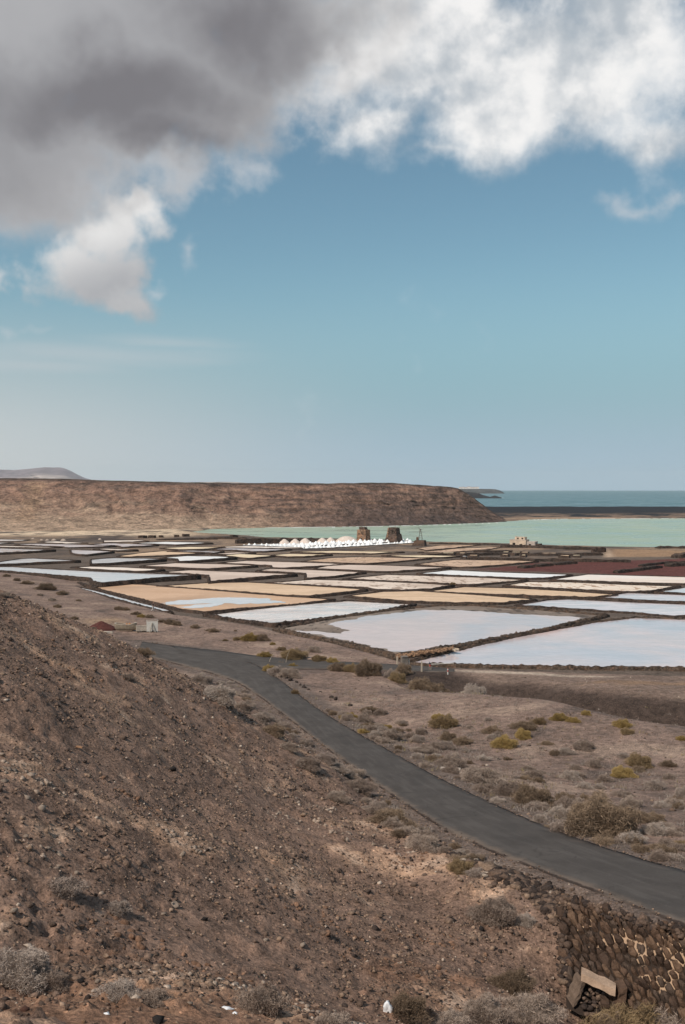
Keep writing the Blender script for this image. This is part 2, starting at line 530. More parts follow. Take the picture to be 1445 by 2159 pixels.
# under and behind the viewer
for x, y, z in [(0, 0, 20.4), (0, -14, 20.6), (-12, -10, 20.8), (12, -10, 19.8), (0, 5, 18.7), (0, 10, 16.0), (0.2, 15, 13.6), (0, 20, 11.4),
                (-6, 5, 19.0), (-4, 12, 15.6), (6, 5, 18.3), (5, 15, 12.6), (7, 22, 8.8), (10, 10, 15), (-14, 14, 17), (-26, 40, 18.5), (-30, 70, 17), (-24, 90, 10)]:
    C.append(Vector((x, y, z)))
# behind the hill the ground falls to the flat
for px, d, z in [(-300, 110, 9), (-100, 90, 10), (-100, 130, 5), (60, 85, 9.5), (60, 130, 4.2), (200, 80, 8.2), (200, 115, 3.2), (330, 82, 6.5), (330, 110, 2.2),
                 (430, 78, 6.4), (430, 100, 2.4), (520, 72, 6.2), (500, 92, 2.9), (600, 72, 4.9), (680, 65, 4.9), (-400, 200, 5)]:
    C.append(Vector(((px - CX) / F * d, d, z)))
for k, q in enumerate(ROAD_L[:-2]): C.append(q + Vector((0, 0, -0.03)))
for k, q in enumerate(ROAD_R): C.append(q + Vector((0, 0, -0.03)))
for k, q in enumerate(SIDE_N[1:]): C.append(q + Vector((0, 0, -0.03)))
for k, q in enumerate(SIDE_F[1:]): C.append(q + Vector((0, 0, -0.03)))
# flats
for px, py, z in [(0, 1207, 1.9), (-300, 1200, 2.6), (100, 1240, 1.7), (200, 1275, 1.4), (322, 1291, 1.1), (450, 1312, .85), (600, 1347, .75), (750, 1378, .65), (850, 1394, .6),
                  (318, 1337, .9), (200, 1335, 1.3), (0, 1238, 2.4), (100, 1275, 2.0),
                  (1445, 1700, 5.0), (1445, 1600, 3.2), (1445, 1540, 1.9), (1700, 1560, 2.0), (1700, 1700, 5.0), (1320, 1680, 4.7), (1300, 1520, 1.55), (1200, 1500, 1.3), (1100, 1488, 1.1), (1000, 1475, .9),
                  (900, 1460, .85), (850, 1440, .85), (1100, 1600, 3.2), (1250, 1600, 3.2), (900, 1550, 2.5), (750, 1452, 1.35), (980, 1700 - 60, 4.4), (1150, 1700, 5.4), (1300, 1760, 6.5),
                  (960, 1421, .58), (1100, 1447, .5), (1200, 1468, .5), (1300, 1488, .5), (1445, 1500, .5), (1700, 1510, .5), (1200, 1430, .5), (1445, 1440, .5), (1700, 1440, .5)]:
    C.append(at(px, py, z))
for px, d, z in [(900, 110.5, -.6), (960, 109.5, -1.6), (1000, 108.5, -2.2), (1100, 104.5, -2.9), (1200, 99.5, -3.1), (1320, 95, -3.2), (1445, 91, -3.4), (1700, 88, -3.4)]:
    C.append(Vector(((px - CX) / F * d, d, z)))
C = np.array([tuple(c_) for c_ in C])
_c2 = 2.0
def _phi(a, b):
    d2 = (a[:, None, 0] - b[None, :, 0]) ** 2 + (a[:, None, 1] - b[None, :, 1]) ** 2
    return -np.sqrt(d2 + _c2)
_n = len(C)
_A = np.zeros((_n + 3, _n + 3))
_A[:_n, :_n] = _phi(C, C) + np.eye(_n) * 0.15
_A[:_n, _n] = 1; _A[:_n, _n + 1:] = C[:, :2]; _A[_n:, :_n] = _A[:_n, _n:].T
_w = np.linalg.solve(_A, np.concatenate([C[:, 2], np.zeros(3)]))
def rbf(x, y):
    x = np.asarray(x, float); y = np.asarray(y, float); shp = x.shape
    P = np.stack([x.ravel(), y.ravel()], 1); r = np.empty(len(P))
    for i in range(0, len(P), 40000):
        q = P[i:i + 40000]
        r[i:i + 40000] = _phi(q, C) @ _w[:_n] + _w[_n] + q @ _w[_n + 1:]
    return r.reshape(shp)

def poly_sd(x, y, pts):
    """signed distance to a closed polygon (negative inside)"""
    x = np.asarray(x, float); y = np.asarray(y, float)
    d2 = np.full(x.shape, 1e18); inside = np.zeros(x.shape, bool)
    n = len(pts)
    for i in range(n):
        ax, ay = pts[i][0], pts[i][1]; bx, by = pts[(i + 1) % n][0], pts[(i + 1) % n][1]
        ex, ey = bx - ax, by - ay; L = ex * ex + ey * ey + 1e-12
        t = np.clip(((x - ax) * ex + (y - ay) * ey) / L, 0, 1)
        d2 = np.minimum(d2, (x - ax - t * ex) ** 2 + (y - ay - t * ey) ** 2)
        c_ = ((ay > y) != (by > y)) & (x < ex * (y - ay) / (ey if abs(ey) > 1e-12 else 1e-12) + ax)
        inside ^= c_
    return np.where(inside, -np.sqrt(d2), np.sqrt(d2))

def line_d(x, y, pts):
    d2 = np.full(np.asarray(x).shape, 1e18)
    for a, b in zip(pts[:-1], pts[1:]):
        ex, ey = b[0] - a[0], b[1] - a[1]; L = ex * ex + ey * ey + 1e-12
        t = np.clip(((x - a[0]) * ex + (y - a[1]) * ey) / L, 0, 1)
        d2 = np.minimum(d2, (x - a[0] - t * ex) ** 2 + (y - a[1] - t * ey) ** 2)
    return np.sqrt(d2)

def W(pts, z=0.4):
    return [tuple(at(px, py, z))[:2] for px, py in pts]

PAN_AREA = W([(-700, 1190), (-200, 1194), (0, 1204), (100, 1214), (178, 1228), (163, 1239), (240, 1267), (330, 1289.5), (370, 1301), (450, 1309), (560, 1324), (600, 1336), (700, 1356), (790, 1380), (846, 1397), (880, 1408), (950, 1411), (1200, 1415), (1445, 1420), (1700, 1424),
              (2400, 1424), (2600, 1060), (-1500, 1060)])
LAGOON = W([(395, 1121), (450, 1113), (700, 1109.5), (900, 1105), (1000, 1101.5), (1085, 1097), (1120, 1094), (1250, 1093), (1445, 1092), (1900, 1091), (2300, 1100), (2300, 1150), (1445, 1155.5), (1290, 1154), (1130, 1150), (1070, 1147), (880, 1143), (850, 1140), (740, 1137), (560, 1134), (520, 1130), (420, 1124)], -0.2)
ROADPOLY = [(q.x, q.y) for q in ROAD_L] + [(q.x, q.y) for q in reversed(ROAD_R)]
SIDEPOLY = [(q.x, q.y) for q in SIDE_N] + [(q.x, q.y) for q in reversed(SIDE_F)]

def is_hill(x, y):
    """1 on the rough hillside and foreground, 0 on the flats (depth and side of the road decide)"""
    return ss(-line_side(x, y), -3.0, 2.5)
def line_side(x, y):
    # signed distance right of the hill foot / road-left line
    foot = [(14, 28.0)] + [(q.x - 1.0, q.y - 0.8) for q in ROAD_L[1:11]] + [(-20, 105), (-40, 125), (-80, 150)]
    pts = [(60, -40)] + foot + [(-200, 150), (-200, -60)]
    return poly_sd(x, y, pts)

def height(x, y, fine=True):
    x = np.asarray(x, float); y = np.asarray(y, float)
    r = np.sqrt(x * x + y * y)
    z = rbf(x, y)
    far = ss(y, 255, 330)
    z = z * (1 - far) + 0.3 * far
    hill = is_hill(x, y)
    road = np.minimum(poly_sd(x, y, ROADPOLY), poly_sd(x, y, SIDEPOLY))
    quiet = ss(road, 0.2, 2.2)
    m = np.abs(road) < 3.2
    if m.any():
        wl = ss(x[m], 6.0, 7.5) * (y[m] < 40) * (y[m] < 47 - x[m] * 1.0)      # steep side above the retaining wall
        k = ss(road[m], 3.2 - 2.3 * wl, 0.5 - 0.3 * wl)
        z = z.copy(); z[m] = z[m] * (1 - k) + (road_edge_z(x[m], y[m]) - 0.015) * k
    z = z - 0.30 * (1 - ss(road, -1.3, -0.25))
    near = (r < 330)
    if fine:
        n = np.zeros(x.shape)
        xs, ys = x[near], y[near]
        hl, qt = hill[near], quiet[near]
        a = fbm(xs, ys, 7.0, 3) * 0.42 + fbm(xs + 40, ys, 1.7, 3, 0.55) * 0.10
        rid = (0.5 - np.abs(fbm(xs, ys + 90, 3.6, 4, 0.5))) * 0.20
        clod = np.maximum(0, fbm(xs + 7, ys - 31, 0.5, 3, 0.6)) ** 1.5 * 0.26
        crag = ss(fbm(xs - 13, ys + 5, 5.5, 3), 0.10, 0.40) * (0.32 - np.abs(fbm(xs, ys - 60, 0.9, 4, 0.6))) * 0.42
        rill = -np.maximum(0, 0.10 - np.abs(fbm(xs * 1.0 + ys * 0.35, ys * 0.22, 2.6, 3))) * 0.35
        flat = fbm(xs, ys, 5.0, 4, 0.5) * 0.12
        n[near] = qt * ((a + rid + clod + crag + rill) * hl + flat * (1 - hl))
        z = z + n
    # salt-pan basin floor
    pa = poly_sd(x, y, PAN_AREA)
    lx = x / np.maximum(y, 1) * F + CX
    fl_far = np.interp(lx, [0, 120, 300, 450, 700], [0.68, 0.64, 0.30, 0.20, 0.16])
    floor = -0.2 + 0.17 * ss(y, 163, 172) + (fl_far + 0.03) * ss(y, 227, 238) + fbm(x, y, 8, 2) * 0.03
    z = z * ss(pa, -1.2, 0.6) + floor * (1 - ss(pa, -1.2, 0.6))
    # lake bed
    lg = poly_sd(x, y, LAGOON)
    shore = -0.45 + 0.75 * ss(lg, 70, 4)
    z = np.where((pa < -2) & (y > 340), np.maximum(z, shore), z)
    z = z - 2.2 * (1 - ss(lg, -5, 2))
    # sand bar between lake and sea
    bar = ss(y, 700, 735) * ss(x, 60, 110)
    zb = 0.1 + 3.4 * ss(y, 790, 1010) * ss(y, 1150, 1080) - 6.0 * ss(y, 1090, 1200) + fbm(x, y, 60, 4) * 0.9
    z = np.where(bar > 0, z * (1 - bar) + np.where(lg < 3, z, zb) * bar, z)
    return z

_scan = 12.0 * (1.0035 ** np.arange(1050))
def hit(px, py):
    """where the ray through a photograph pixel meets the ground"""
    x = (px - CX) / F * _scan; zr = H - (py - YH) * _scan / F
    z = height(x, _scan)
    k = np.nonzero(zr <= z)[0]
    i = k[0] if len(k) else len(_scan) - 1
    return Vector((float(x[i]), float(_scan[i]), float(z[i])))
def drop(x, y):
    return float(height(np.array([x]), np.array([y]))[0])

# ------------------------------------------------------------------ ground sheet
M_GROUND = ground_mat()
OY = -9.0                                   # centre of the fan-shaped grid lies behind the viewer
rad = [4.0]
while rad[-1] < 1350: rad.append(rad[-1] * (1.0052 if rad[-1] < 330 else 1.009))
rad = np.array(rad)
th = np.concatenate([np.radians(np.linspace(-62, -22.2, 60)), np.radians(np.linspace(-22, 22, 330)), np.radians(np.linspace(22.2, 62, 60))])
RR, TT = np.meshgrid(rad, th, indexing='ij')
GX, GY = RR * np.sin(TT), RR * np.cos(TT) + OY
GZ = height(GX, GY)

def zone_colors(x, y, z):
    hill = is_hill(x, y)[..., None]
    n1 = fbm(x, y, 7.0, 5, 0.6)[..., None]; n2 = fbm(x + 55, y - 20, 2.2, 4, 0.6)[..., None]; n3 = fbm(x - 9, y + 77, 20, 3)[..., None]
    c_hill = np.array([0.140, 0.098, 0.077]) + np.zeros(x.shape + (3,))
    tan = np.array([0.29, 0.20, 0.142]); pale = np.array([0.36, 0.285, 0.23]); grey = np.array([0.13, 0.112, 0.10]); rust = np.array([0.165, 0.095, 0.06])
    c_hill = c_hill + (tan - c_hill) * ss(n1 + 0.7 * n2, 0.12, 0.65) * 0.75
    c_hill = c_hill + (rust - c_hill) * ss(n3 - 0.4 * n2, 0.2, 0.6) * 0.6
    c_hill = c_hill + (pale - c_hill) * ss(n2 + 0.35 * n1, 0.48, 0.72) * 0.45
    c_flat = np.array([0.150, 0.112, 0.093]) + np.zeros(x.shape + (3,))
    c_flat = c_flat + (np.array([0.20, 0.155, 0.125]) - c_flat) * ss(n1, 0.05, 0.6)
    c_flat = c_flat + (np.array([0.085, 0.068, 0.06]) - c_flat) * ss(-n1 + 0.3 * n2, 0.15, 0.6) * 0.8
    c_ = c_hill * np.array([1.40, 1.27, 1.18]) * hill + c_flat * np.array([1.36, 1.24, 1.18]) * (1 - hill)
    def paint(c_, mask, col, amt=1.0):
        return c_ + (np.array(col) - c_) * (mask[..., None] * amt)
    # grey cinder verge left of the road
    v = ss(-np.abs(poly_sd(x, y, ROADPOLY)), -2.6, -0.8)
    c_ = paint(c_, v * (1 - hill[..., 0] * 0.4), (0.105, 0.085, 0.074), 0.7)
    # dark soil of gully bank and spoil, darkened further to suggest shaded depth
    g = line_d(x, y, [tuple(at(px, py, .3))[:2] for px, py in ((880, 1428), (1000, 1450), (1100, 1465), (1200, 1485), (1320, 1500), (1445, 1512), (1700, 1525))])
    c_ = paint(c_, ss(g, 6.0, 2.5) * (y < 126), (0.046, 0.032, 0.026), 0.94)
    far_side = ss(-poly_sd(x, y, W([(900, 1412), (1700, 1420), (1700, 1506), (1320, 1484), (1100, 1444), (960, 1420)])), -1, 2)
    c_ = paint(c_, far_side * (0.75 + 0.5 * n2[..., 0]), (0.175, 0.122, 0.094), 0.8)
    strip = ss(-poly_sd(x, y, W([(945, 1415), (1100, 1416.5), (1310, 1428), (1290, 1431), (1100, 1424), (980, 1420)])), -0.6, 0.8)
    c_ = paint(c_, strip, (0.42, 0.33, 0.26), 0.85)  # pale colour painted in for a patch of sunlight on the track
    strip2 = ss(-poly_sd(x, y, W([(1230, 1452), (1445, 1440), (1700, 1445), (1700, 1462), (1445, 1458), (1330, 1466)])) + 2 * n2[..., 0], -1.5, 2.0)
    c_ = paint(c_, strip2, (0.27, 0.165, 0.10), 0.7)
    # orange sand by the cinder heap
    s3 = ss(-poly_sd(x, y, W([(165, 1312), (250, 1304), (265, 1312), (200, 1322)], 1.3)) + n2[..., 0] * 2, -2, 2)
    c_ = paint(c_, s3, (0.30, 0.20, 0.13), 0.8)
    # pan basin: dark silt between the dykes, ochre and brown towards the lake
    pa = poly_sd(x, y, PAN_AREA)
    inp = 1 - ss(pa, -1.0, 0.8)
    m1 = fbm(x, y, 30, 4, 0.6); m2 = fbm(x + 300, y, 9, 4, 0.6)
    base = np.array([0.115, 0.087, 0.070]) + np.zeros(x.shape + (3,))
    base = paint(base, ss(y, 310, 360) * ss(m1 + 0.6 * m2, -0.15, 0.4), (0.27, 0.185, 0.125), 0.85)
    base = paint(base, ss(y, 310, 360) * ss(-m1 + 0.5 * m2, 0.18, 0.45), (0.06, 0.045, 0.04), 0.8)
    red = ss(-poly_sd(x, y, W([(985, 1199), (1060, 1193), (1150, 1184), (1250, 1181), (1330, 1180), (1500, 1174), (1900, 1176), (1900, 1216), (1445, 1214), (1230, 1208), (1110, 1203)])) + m2 * 4, -2, 2)
    base = paint(base, red, (0.105, 0.036, 0.030), 0.95)
    tanf = ss(-poly_sd(x, y, W([(1278, 1173), (1288, 1156), (1445, 1159), (1900, 1161), (1900, 1170), (1430, 1172)])), -2, 3)
    base = paint(base, tanf, (0.30, 0.185, 0.11), 0.9)
    trk = ss(-poly_sd(x, y, W([(1272, 1174), (1276, 1155), (1283, 1155), (1300, 1173)])), -1, 2)
    base = paint(base, trk, (0.42, 0.30, 0.21), 1)
    c_ = c_ * (1 - inp[..., None]) + base * inp[..., None]
    # beach and dry flats below the far-left cliff
    lx = (x / np.maximum(y, 1)) * F + CX
    beach = ss(y, 455, 490) * ss(lx, 470, 330) * ss(y, 760, 700)
    c_ = paint(c_, beach * ss(m1 + m2, -0.6, 0.15), (0.62, 0.47, 0.33), 0.95)
    # sand bar
    bar = ss(y, 690, 760) * ss(x, 60, 120)
    sb = np.array([0.022, 0.023, 0.027]) + np.zeros(x.shape + (3,))
    sb = paint(sb, ss(y, 905, 835) * ss(m1 + 0.5 * m2, -0.25, 0.15), (0.20, 0.135, 0.095), 0.9)
    sb = paint(sb, ss(y, 800, 780), (0.34, 0.23, 0.155), 0.75)
    c_ = c_ * (1 - bar[..., None]) + sb * bar[..., None]
    return c_

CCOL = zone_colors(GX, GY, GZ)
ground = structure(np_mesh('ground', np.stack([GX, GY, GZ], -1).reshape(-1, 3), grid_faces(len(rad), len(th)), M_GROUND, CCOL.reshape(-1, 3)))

# ------------------------------------------------------------------ roads
def asphalt_mat():
    m, t, b = new_mat('worn_asphalt')
    p = t.new('ShaderNodeNewGeometry').outputs['Position']
    uvn = t.new('ShaderNodeUVMap').outputs[0]
    u, v, _ = t.sep(uvn)
    big = t.noise(p, 0.5, 4, 0.6); fine = t.noise(p, 30.0, 3, 0.7)
    c_ = t.mix(t.smooth(t.add(t.mul(big, 0.6), t.mul(fine, 0.4)), 0.3, 0.7), (0.060, 0.051, 0.046), (0.096, 0.083, 0.075))
    # wheel tracks polished paler, tar-dark edges, a few stains
    tr = t.noise(t.comb(t.mul(u, 9.0), t.mul(v, 0.25), 0.0), 1.0, 3, 0.55)
    c_ = t.mix(t.mul(t.smooth(tr, 0.46, 0.66), 0.38), c_, (0.128, 0.112, 0.102))
    ed = t.m('MINIMUM', u, t.sub(1.0, u))
    wob = t.mul(t.sub(t.noise(p, 2.5, 3, 0.6), 0.5), 0.05)
    dust = t.smooth(t.add(ed, t.mul(t.sub(t.noise(p, 1.1, 5, 0.65), 0.5), 0.34)), 0.13, 0.0)
    c_ = t.mix(t.mul(dust, 0.75), c_, (0.155, 0.118, 0.096))
    c_ = t.mix(t.mul(t.smooth(t.add(ed, wob), 0.045, 0.015), t.smooth(t.noise(p, 0.4, 3, 0.5), 0.40, 0.55)), c_, (0.040, 0.029, 0.025))
    crk = t.voro(t.vec('ADD', p, t.vec('MULTIPLY', t.comb(t.noise(p, 1.5, 3, 0.6), t.noise(t.vec('ADD', p, (9, 4, 2)), 1.5, 3, 0.6), 0.0), (1.2, 1.2, 0))), 0.45, 'DISTANCE_TO_EDGE')
    c_ = t.mix(t.mul(t.smooth(crk.outputs['Distance'], 0.020, 0.006), t.mul(t.smooth(t.noise(p, 0.3, 2, 0.5), 0.5, 0.62), 0.4)), c_, (0.035, 0.030, 0.028))
    pat = t.smooth(t.noise(t.comb(t.mul(u, 3.0), t.mul(v, 0.16), 3.0), 1.0, 2, 0.4), 0.60, 0.62)
    c_ = t.mix(t.mul(pat, 0.2), c_, (0.052, 0.047, 0.044))
    st = t.smooth(t.noise(p, 0.7, 3, 0.5, 1.0), 0.66, 0.74)
    c_ = t.mix(t.mul(st, 0.55), c_, (0.045, 0.04, 0.038))
    gr = t.voro(p, 26.0)
    c_ = t.mix(t.mul(t.mul(t.smooth(gr.outputs['Distance'], 0.3, 0.2), t.smooth(t.sep(gr.outputs['Color'])[0], 0.94, 0.96)), 0.6), c_, (0.3, 0.27, 0.25))
    t.l.new(c_, b.inputs['Base Color'])
    b.inputs['Roughness'].default_value = 0.88
    bump(t, b, fine, 0.35, 0.012)
    return m
M_ASPH = asphalt_mat()

def ribbon(name, L, R, n, m, mat, lift=0.0):
    A, B = resample(L, n), resample(R, n)
    A[:, :2] += fbm(A[:, 0], A[:, 1], 1.3, 3)[:, None] * 0.07
    B[:, :2] += fbm(B[:, 0] + 30, B[:, 1], 1.3, 3)[:, None] * 0.07
    t = np.linspace(0, 1, m)[None, :, None]
    V = A[:, None] * (1 - t) + B[:, None] * t
    V[..., 2] += lift + 0.02 + 0.05 * (1 - (2 * t[..., 0] - 1) ** 2)
    E = V.copy()
    V = np.concatenate([V[:, :1] + np.array([0, 0, -0.3]), V, V[:, -1:] + np.array([0, 0, -0.3])], 1)
    o = np_mesh(name, V.reshape(-1, 3), grid_faces(n, m + 2), mat)
    me = o.data
    seg = np.linalg.norm(np.diff((A + B) / 2, axis=0), axis=1)
    S = np.concatenate([[0], np.cumsum(seg)])
    uu = np.concatenate([[0], np.linspace(0, 1, m), [1]])
    UV = np.stack(np.broadcast_arrays(uu[None, :], S[:, None]), -1).reshape(-1, 2)
    uv = me.uv_layers.new(name='UVMap')
    idx = np.empty(len(me.loops), np.int32); me.loops.foreach_get('vertex_index', idx)
    uv.data.foreach_set('uv', UV[idx].astype(np.float32).ravel())
    return structure(o)
road = ribbon('road', ROAD_L, ROAD_R, 220, 9, M_ASPH, 0.0)
side_road = ribbon('side_road', SIDE_N, SIDE_F, 90, 6, M_ASPH, 0.006)

# ------------------------------------------------------------------ lake, sea
M_LAKE = water_mat('lagoon_water', (0.315, 0.405, 0.315), (0.375, 0.44, 0.34), rough=0.35, wave=0.35, wstr=0.5, spread=0.012, spec=0.2)
M_SEA = water_mat('sea_water', (0.085, 0.170, 0.195), (0.120, 0.205, 0.225), rough=0.42, wave=0.06, wstr=1.0, spread=0.008, spec=0.32)
def sheet(name, pts, z, mat):
    return structure(mesh_obj(name, [(p[0], p[1], z) for p in pts], [tuple(range(len(pts)))], mat))
def grow(pts, k):
    c0 = Vector((sum(p[0] for p in pts) / len(pts), sum(p[1] for p in pts) / len(pts)))
    r = []
    for p in pts:
        v = Vector(p) - c0; r.append(tuple(c0 + v * (1 + k / v.length)))
    return r
lagoon = sheet('lagoon_water', [(q[0], q[1]) for q in reversed(grow(LAGOON, 8))], -0.55, M_LAKE)
# sea: a fan out to the visible horizon
SEA_Z = -1.2
rr = np.array([980, 1150, 1400, 1800, 2400, 3400, 5000, 8000, 12000, 17500.0])
tt = np.radians(np.linspace(-70, 70, 60))
R2, T2 = np.meshgrid(rr, tt, indexing='ij')
sea = structure(np_mesh('sea', np.stack([R2 * np.sin(T2), R2 * np.cos(T2), np.full(R2.shape, SEA_Z)], -1).reshape(-1, 3), grid_faces(len(rr), len(tt)), M_SEA))

# ------------------------------------------------------------------ cliff across the lake
def cliff_mat(name):
    m, t, b = new_mat(name)
    col = t.new('ShaderNodeVertexColor'); col.layer_name = 'Col'
    p = t.new('ShaderNodeNewGeometry').outputs['Position']
    n1 = t.noise(p, 0.09, 6, 0.68, 0.6); n2 = t.noise(t.vec('MULTIPLY', p, (0.14, 0.14, 0.4)), 1.0, 6, 0.7); n3 = t.noise(p, 0.8, 5, 0.7)
    n4 = t.noise(p, 0.33, 6, 0.75)
    k = t.smooth(t.add(t.mul(n1, 0.22), t.add(t.mul(n2, 0.23), t.add(t.mul(n3, 0.25), t.mul(n4, 0.30)))), 0.40, 0.61, 0.42, 1.65)
    c_ = t.mix(1.0, col.outputs[0], t.comb(k, k, k), 'MULTIPLY')
    t.l.new(c_, b.inputs['Base Color'])
    bump(t, b, t.add(t.mul(n1, 2.0), t.add(t.mul(n2, 0.6), t.add(t.mul(n3, 0.6), t.mul(n4, 1.2)))), 1.0, 2.0)
    return m
M_CLIFF = cliff_mat('cliff_rock')
def pw(px, table):
    return np.interp(px, [a for a, b in table], [b for a, b in table])
BASE = [(-900, 1128), (0, 1129), (150, 1126), (250, 1123), (330, 1120.5), (400, 1117.5), (450, 1114.5), (560, 1112), (700, 1110.5), (820, 1108), (900, 1106), (1000, 1102.5), (1040, 1101), (1073, 1099.6), (1084, 1098.6)]
TOP = [(-900, 1000), (-200, 1006), (0, 1008), (100, 1008.5), (180, 1011), (260, 1013.5), (400, 1017), (500, 1018.5), (600, 1018), (690, 1019), (760, 1017.8), (810, 1018), (860, 1020), (910, 1024), (950, 1026.5), (966, 1029), (980, 1037), (1000, 1050), (1020, 1065), (1040, 1082), (1055, 1091), (1070, 1096.5), (1078, 1098), (1084, 1098.4)]
RUN = [(-900, 190), (0, 180), (200, 150), (400, 100), (600, 74), (800, 62), (950, 55), (1000, 44), (1040, 34), (1084, 24)]
nc, nr = 760, 84
pxs = np.linspace(-900, 1084, nc)
_sm = lambda a, w: np.convolve(np.pad(a, w, mode='edge'), np.hanning(2 * w + 1) / np.hanning(2 * w + 1).sum(), 'valid')
bd = _sm((H + 0.3) * F / (pw(pxs, BASE) - YH), 18); run = _sm(pw(pxs, RUN), 24)
td = bd + run; tz = H - (pw(pxs, TOP) - YH) * td / F
t = np.linspace(0, 1, nr)
Pm, Tm = np.meshgrid(pxs, t, indexing='ij')
xb = (Pm - CX) / F * bd[:, None]
_pk = ss(Pm, 200, 620)
prof = (0.62 * Tm ** 1.25 + 0.38 * ss(Tm, 0.52, 0.97)) * (1 - _pk) + (0.72 * Tm ** 1.05 + 0.28 * ss(Tm, 0.25, 0.9)) * _pk
prof = prof / prof[:, -1:]
Z = -0.8 + (tz[:, None] + 0.8) * prof
D = bd[:, None] + run[:, None] * Tm
# gullies running down the face, spurs between them, stepped lava beds
u = xb
env = np.sin(np.pi * np.clip(Tm, 0, 1)) ** 0.7
gul = (np.abs(fbm(u + 9 * fbm(u, Z, 25, 2), Tm * 18, 24, 4, 0.55)) - 0.22) * 11 * env
D = D + gul * np.clip(run[:, None] / 90, 0.4, 1.3)
bed = fbm(u, Z * 7, 60, 4, 0.6) * 2.2 * env * ss(Tm, 0.25, 0.6) + fbm(u, Z * 4.0 + D, 9, 4, 0.6) * 1.5 * env
D = D + bed
Z = Z + fbm(u, D, 11, 4, 0.6) * 0.9 * env
Z[:, -1] += 0.35 * fbm(u[:, -1], D[:, -1], 12, 3)
# plateau behind the rim
D2 = np.stack([td + 40, td + 160, td + 420, td + 900], 1); Z2 = tz[:, None] - np.array([0.6, 3.0, 10, 30.0])[None]
Dall = np.concatenate([D, D2], 1); Zall = np.concatenate([Z, Z2], 1)
Xall = (pxs[:, None] - CX) / F * np.concatenate([D, D2], 1)
cc = np.zeros(Dall.shape + (3,))
tm = np.concatenate([Tm, np.ones((nc, 4))], 1); pm = np.broadcast_to(pxs[:, None], tm.shape)
n1 = fbm(Xall, Zall * 3 + Dall, 26, 5, 0.6); n2 = fbm(Xall + 500, Zall * 2.0 + 0.5 * Dall, 8, 4, 0.65)
cc[:] = (0.225, 0.138, 0.100)
def blend(mask, col, amt=1.0):
    cc[:] = cc + (np.array(col) - cc) * (np.clip(mask, 0, 1)[..., None] * amt)
blend(ss(n1 + .5 * n2, 0.05, 0.45), (0.23, 0.152, 0.110), 0.8)
blend(ss(-n1 + .6 * n2, 0.1, 0.5), (0.095, 0.067, 0.055), 0.85)
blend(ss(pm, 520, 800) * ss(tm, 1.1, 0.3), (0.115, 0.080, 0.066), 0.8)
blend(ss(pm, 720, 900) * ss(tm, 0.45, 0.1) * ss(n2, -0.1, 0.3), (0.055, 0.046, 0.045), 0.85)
sandm = ss(tm + 0.22 * n1 + 0.08 * n2 + ss(pm, 150, 600) * 0.30, 0.86, 0.36) * ss(pm, 720, 420)
blend(sandm, (0.40, 0.285, 0.20), 0.95)
blend(ss(pm, 330, 150) * ss(tm, 0.2, 0.02), (0.46, 0.33, 0.225), 0.8)
blend(ss(np.abs(pm - 62 - (tm - 0.6) * 60 + n2 * 18), 30, 6) * ss(tm, 0.25, 0.45) * ss(tm, 0.97, 0.85), (0.34, 0.225, 0.145), 0.75)
strat = fbm(Xall * 0.12 + 0.05 * Dall, Zall * 1.6, 3.2, 3, 0.6)
blend(ss(strat, 0.08, 0.30) * ss(tm, 0.25, 0.5) * ss(pm, 250, 560), (0.070, 0.050, 0.043), 0.62)
blend(ss(-strat, 0.10, 0.32) * ss(tm, 0.30, 0.55), (0.255, 0.155, 0.108), 0.5)
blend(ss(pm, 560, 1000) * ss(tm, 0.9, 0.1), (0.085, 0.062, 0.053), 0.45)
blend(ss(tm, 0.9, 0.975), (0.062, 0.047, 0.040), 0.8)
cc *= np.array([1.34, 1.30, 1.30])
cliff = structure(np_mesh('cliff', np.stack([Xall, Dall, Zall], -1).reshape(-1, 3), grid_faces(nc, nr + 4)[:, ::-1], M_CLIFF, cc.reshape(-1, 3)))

# pale foam along the waterline and the cliff foot
M_FOAM = simple('foam', (0.82, 0.82, 0.78), 0.15, 1.0, 0.8, 0)
def foam_line(name, pts, z, w0, seed, gap=0.0):
    r = random.Random(seed); mb = MB(); Q = resample(pts, max(12, int(sum((Vector(b) - Vector(a)).length for a, b in zip(pts[:-1], pts[1:])) / 2.2)))
    Lf = []; Rt = []
    for i, q in enumerate(Q):
        a = w0 * (0.35 + 0.65 * max(0, math.sin(i * 0.31 + seed) + r.uniform(-.5, .8)))
        Lf.append((q[0], q[1] - a, z)); Rt.append((q[0], q[1] + 0.6 * a, z + 0.12))
    for i in range(len(Q) - 1):
        if r.random() < gap: continue
        mb.add([Lf[i], Lf[i + 1], Rt[i + 1], Rt[i]], [(0, 1, 2, 3)])
    return structure(mb.build(name, M_FOAM))
foam_line('shore_foam', [at(px, py + 0.5, -0.5) for px, py in ((398, 1120), (450, 1113.6), (560, 1112), (700, 1110.5))], -0.50, 3.0, 1)
foam_line('shore_foam', [at(px, py + 1.0, -0.5) for px, py in ((700, 1110.5), (820, 1108.4), (900, 1106.5), (1000, 1103.4), (1050, 1101.4))], -0.50, 3.2, 2, 0.45)
foam_line('shore_foam', [at(px, py, -0.5) for px, py in ((1080, 1097.6), (1180, 1094.4), (1300, 1093.8), (1445, 1092.8), (1600, 1092))], -0.50, 3.0, 4, 0.3)

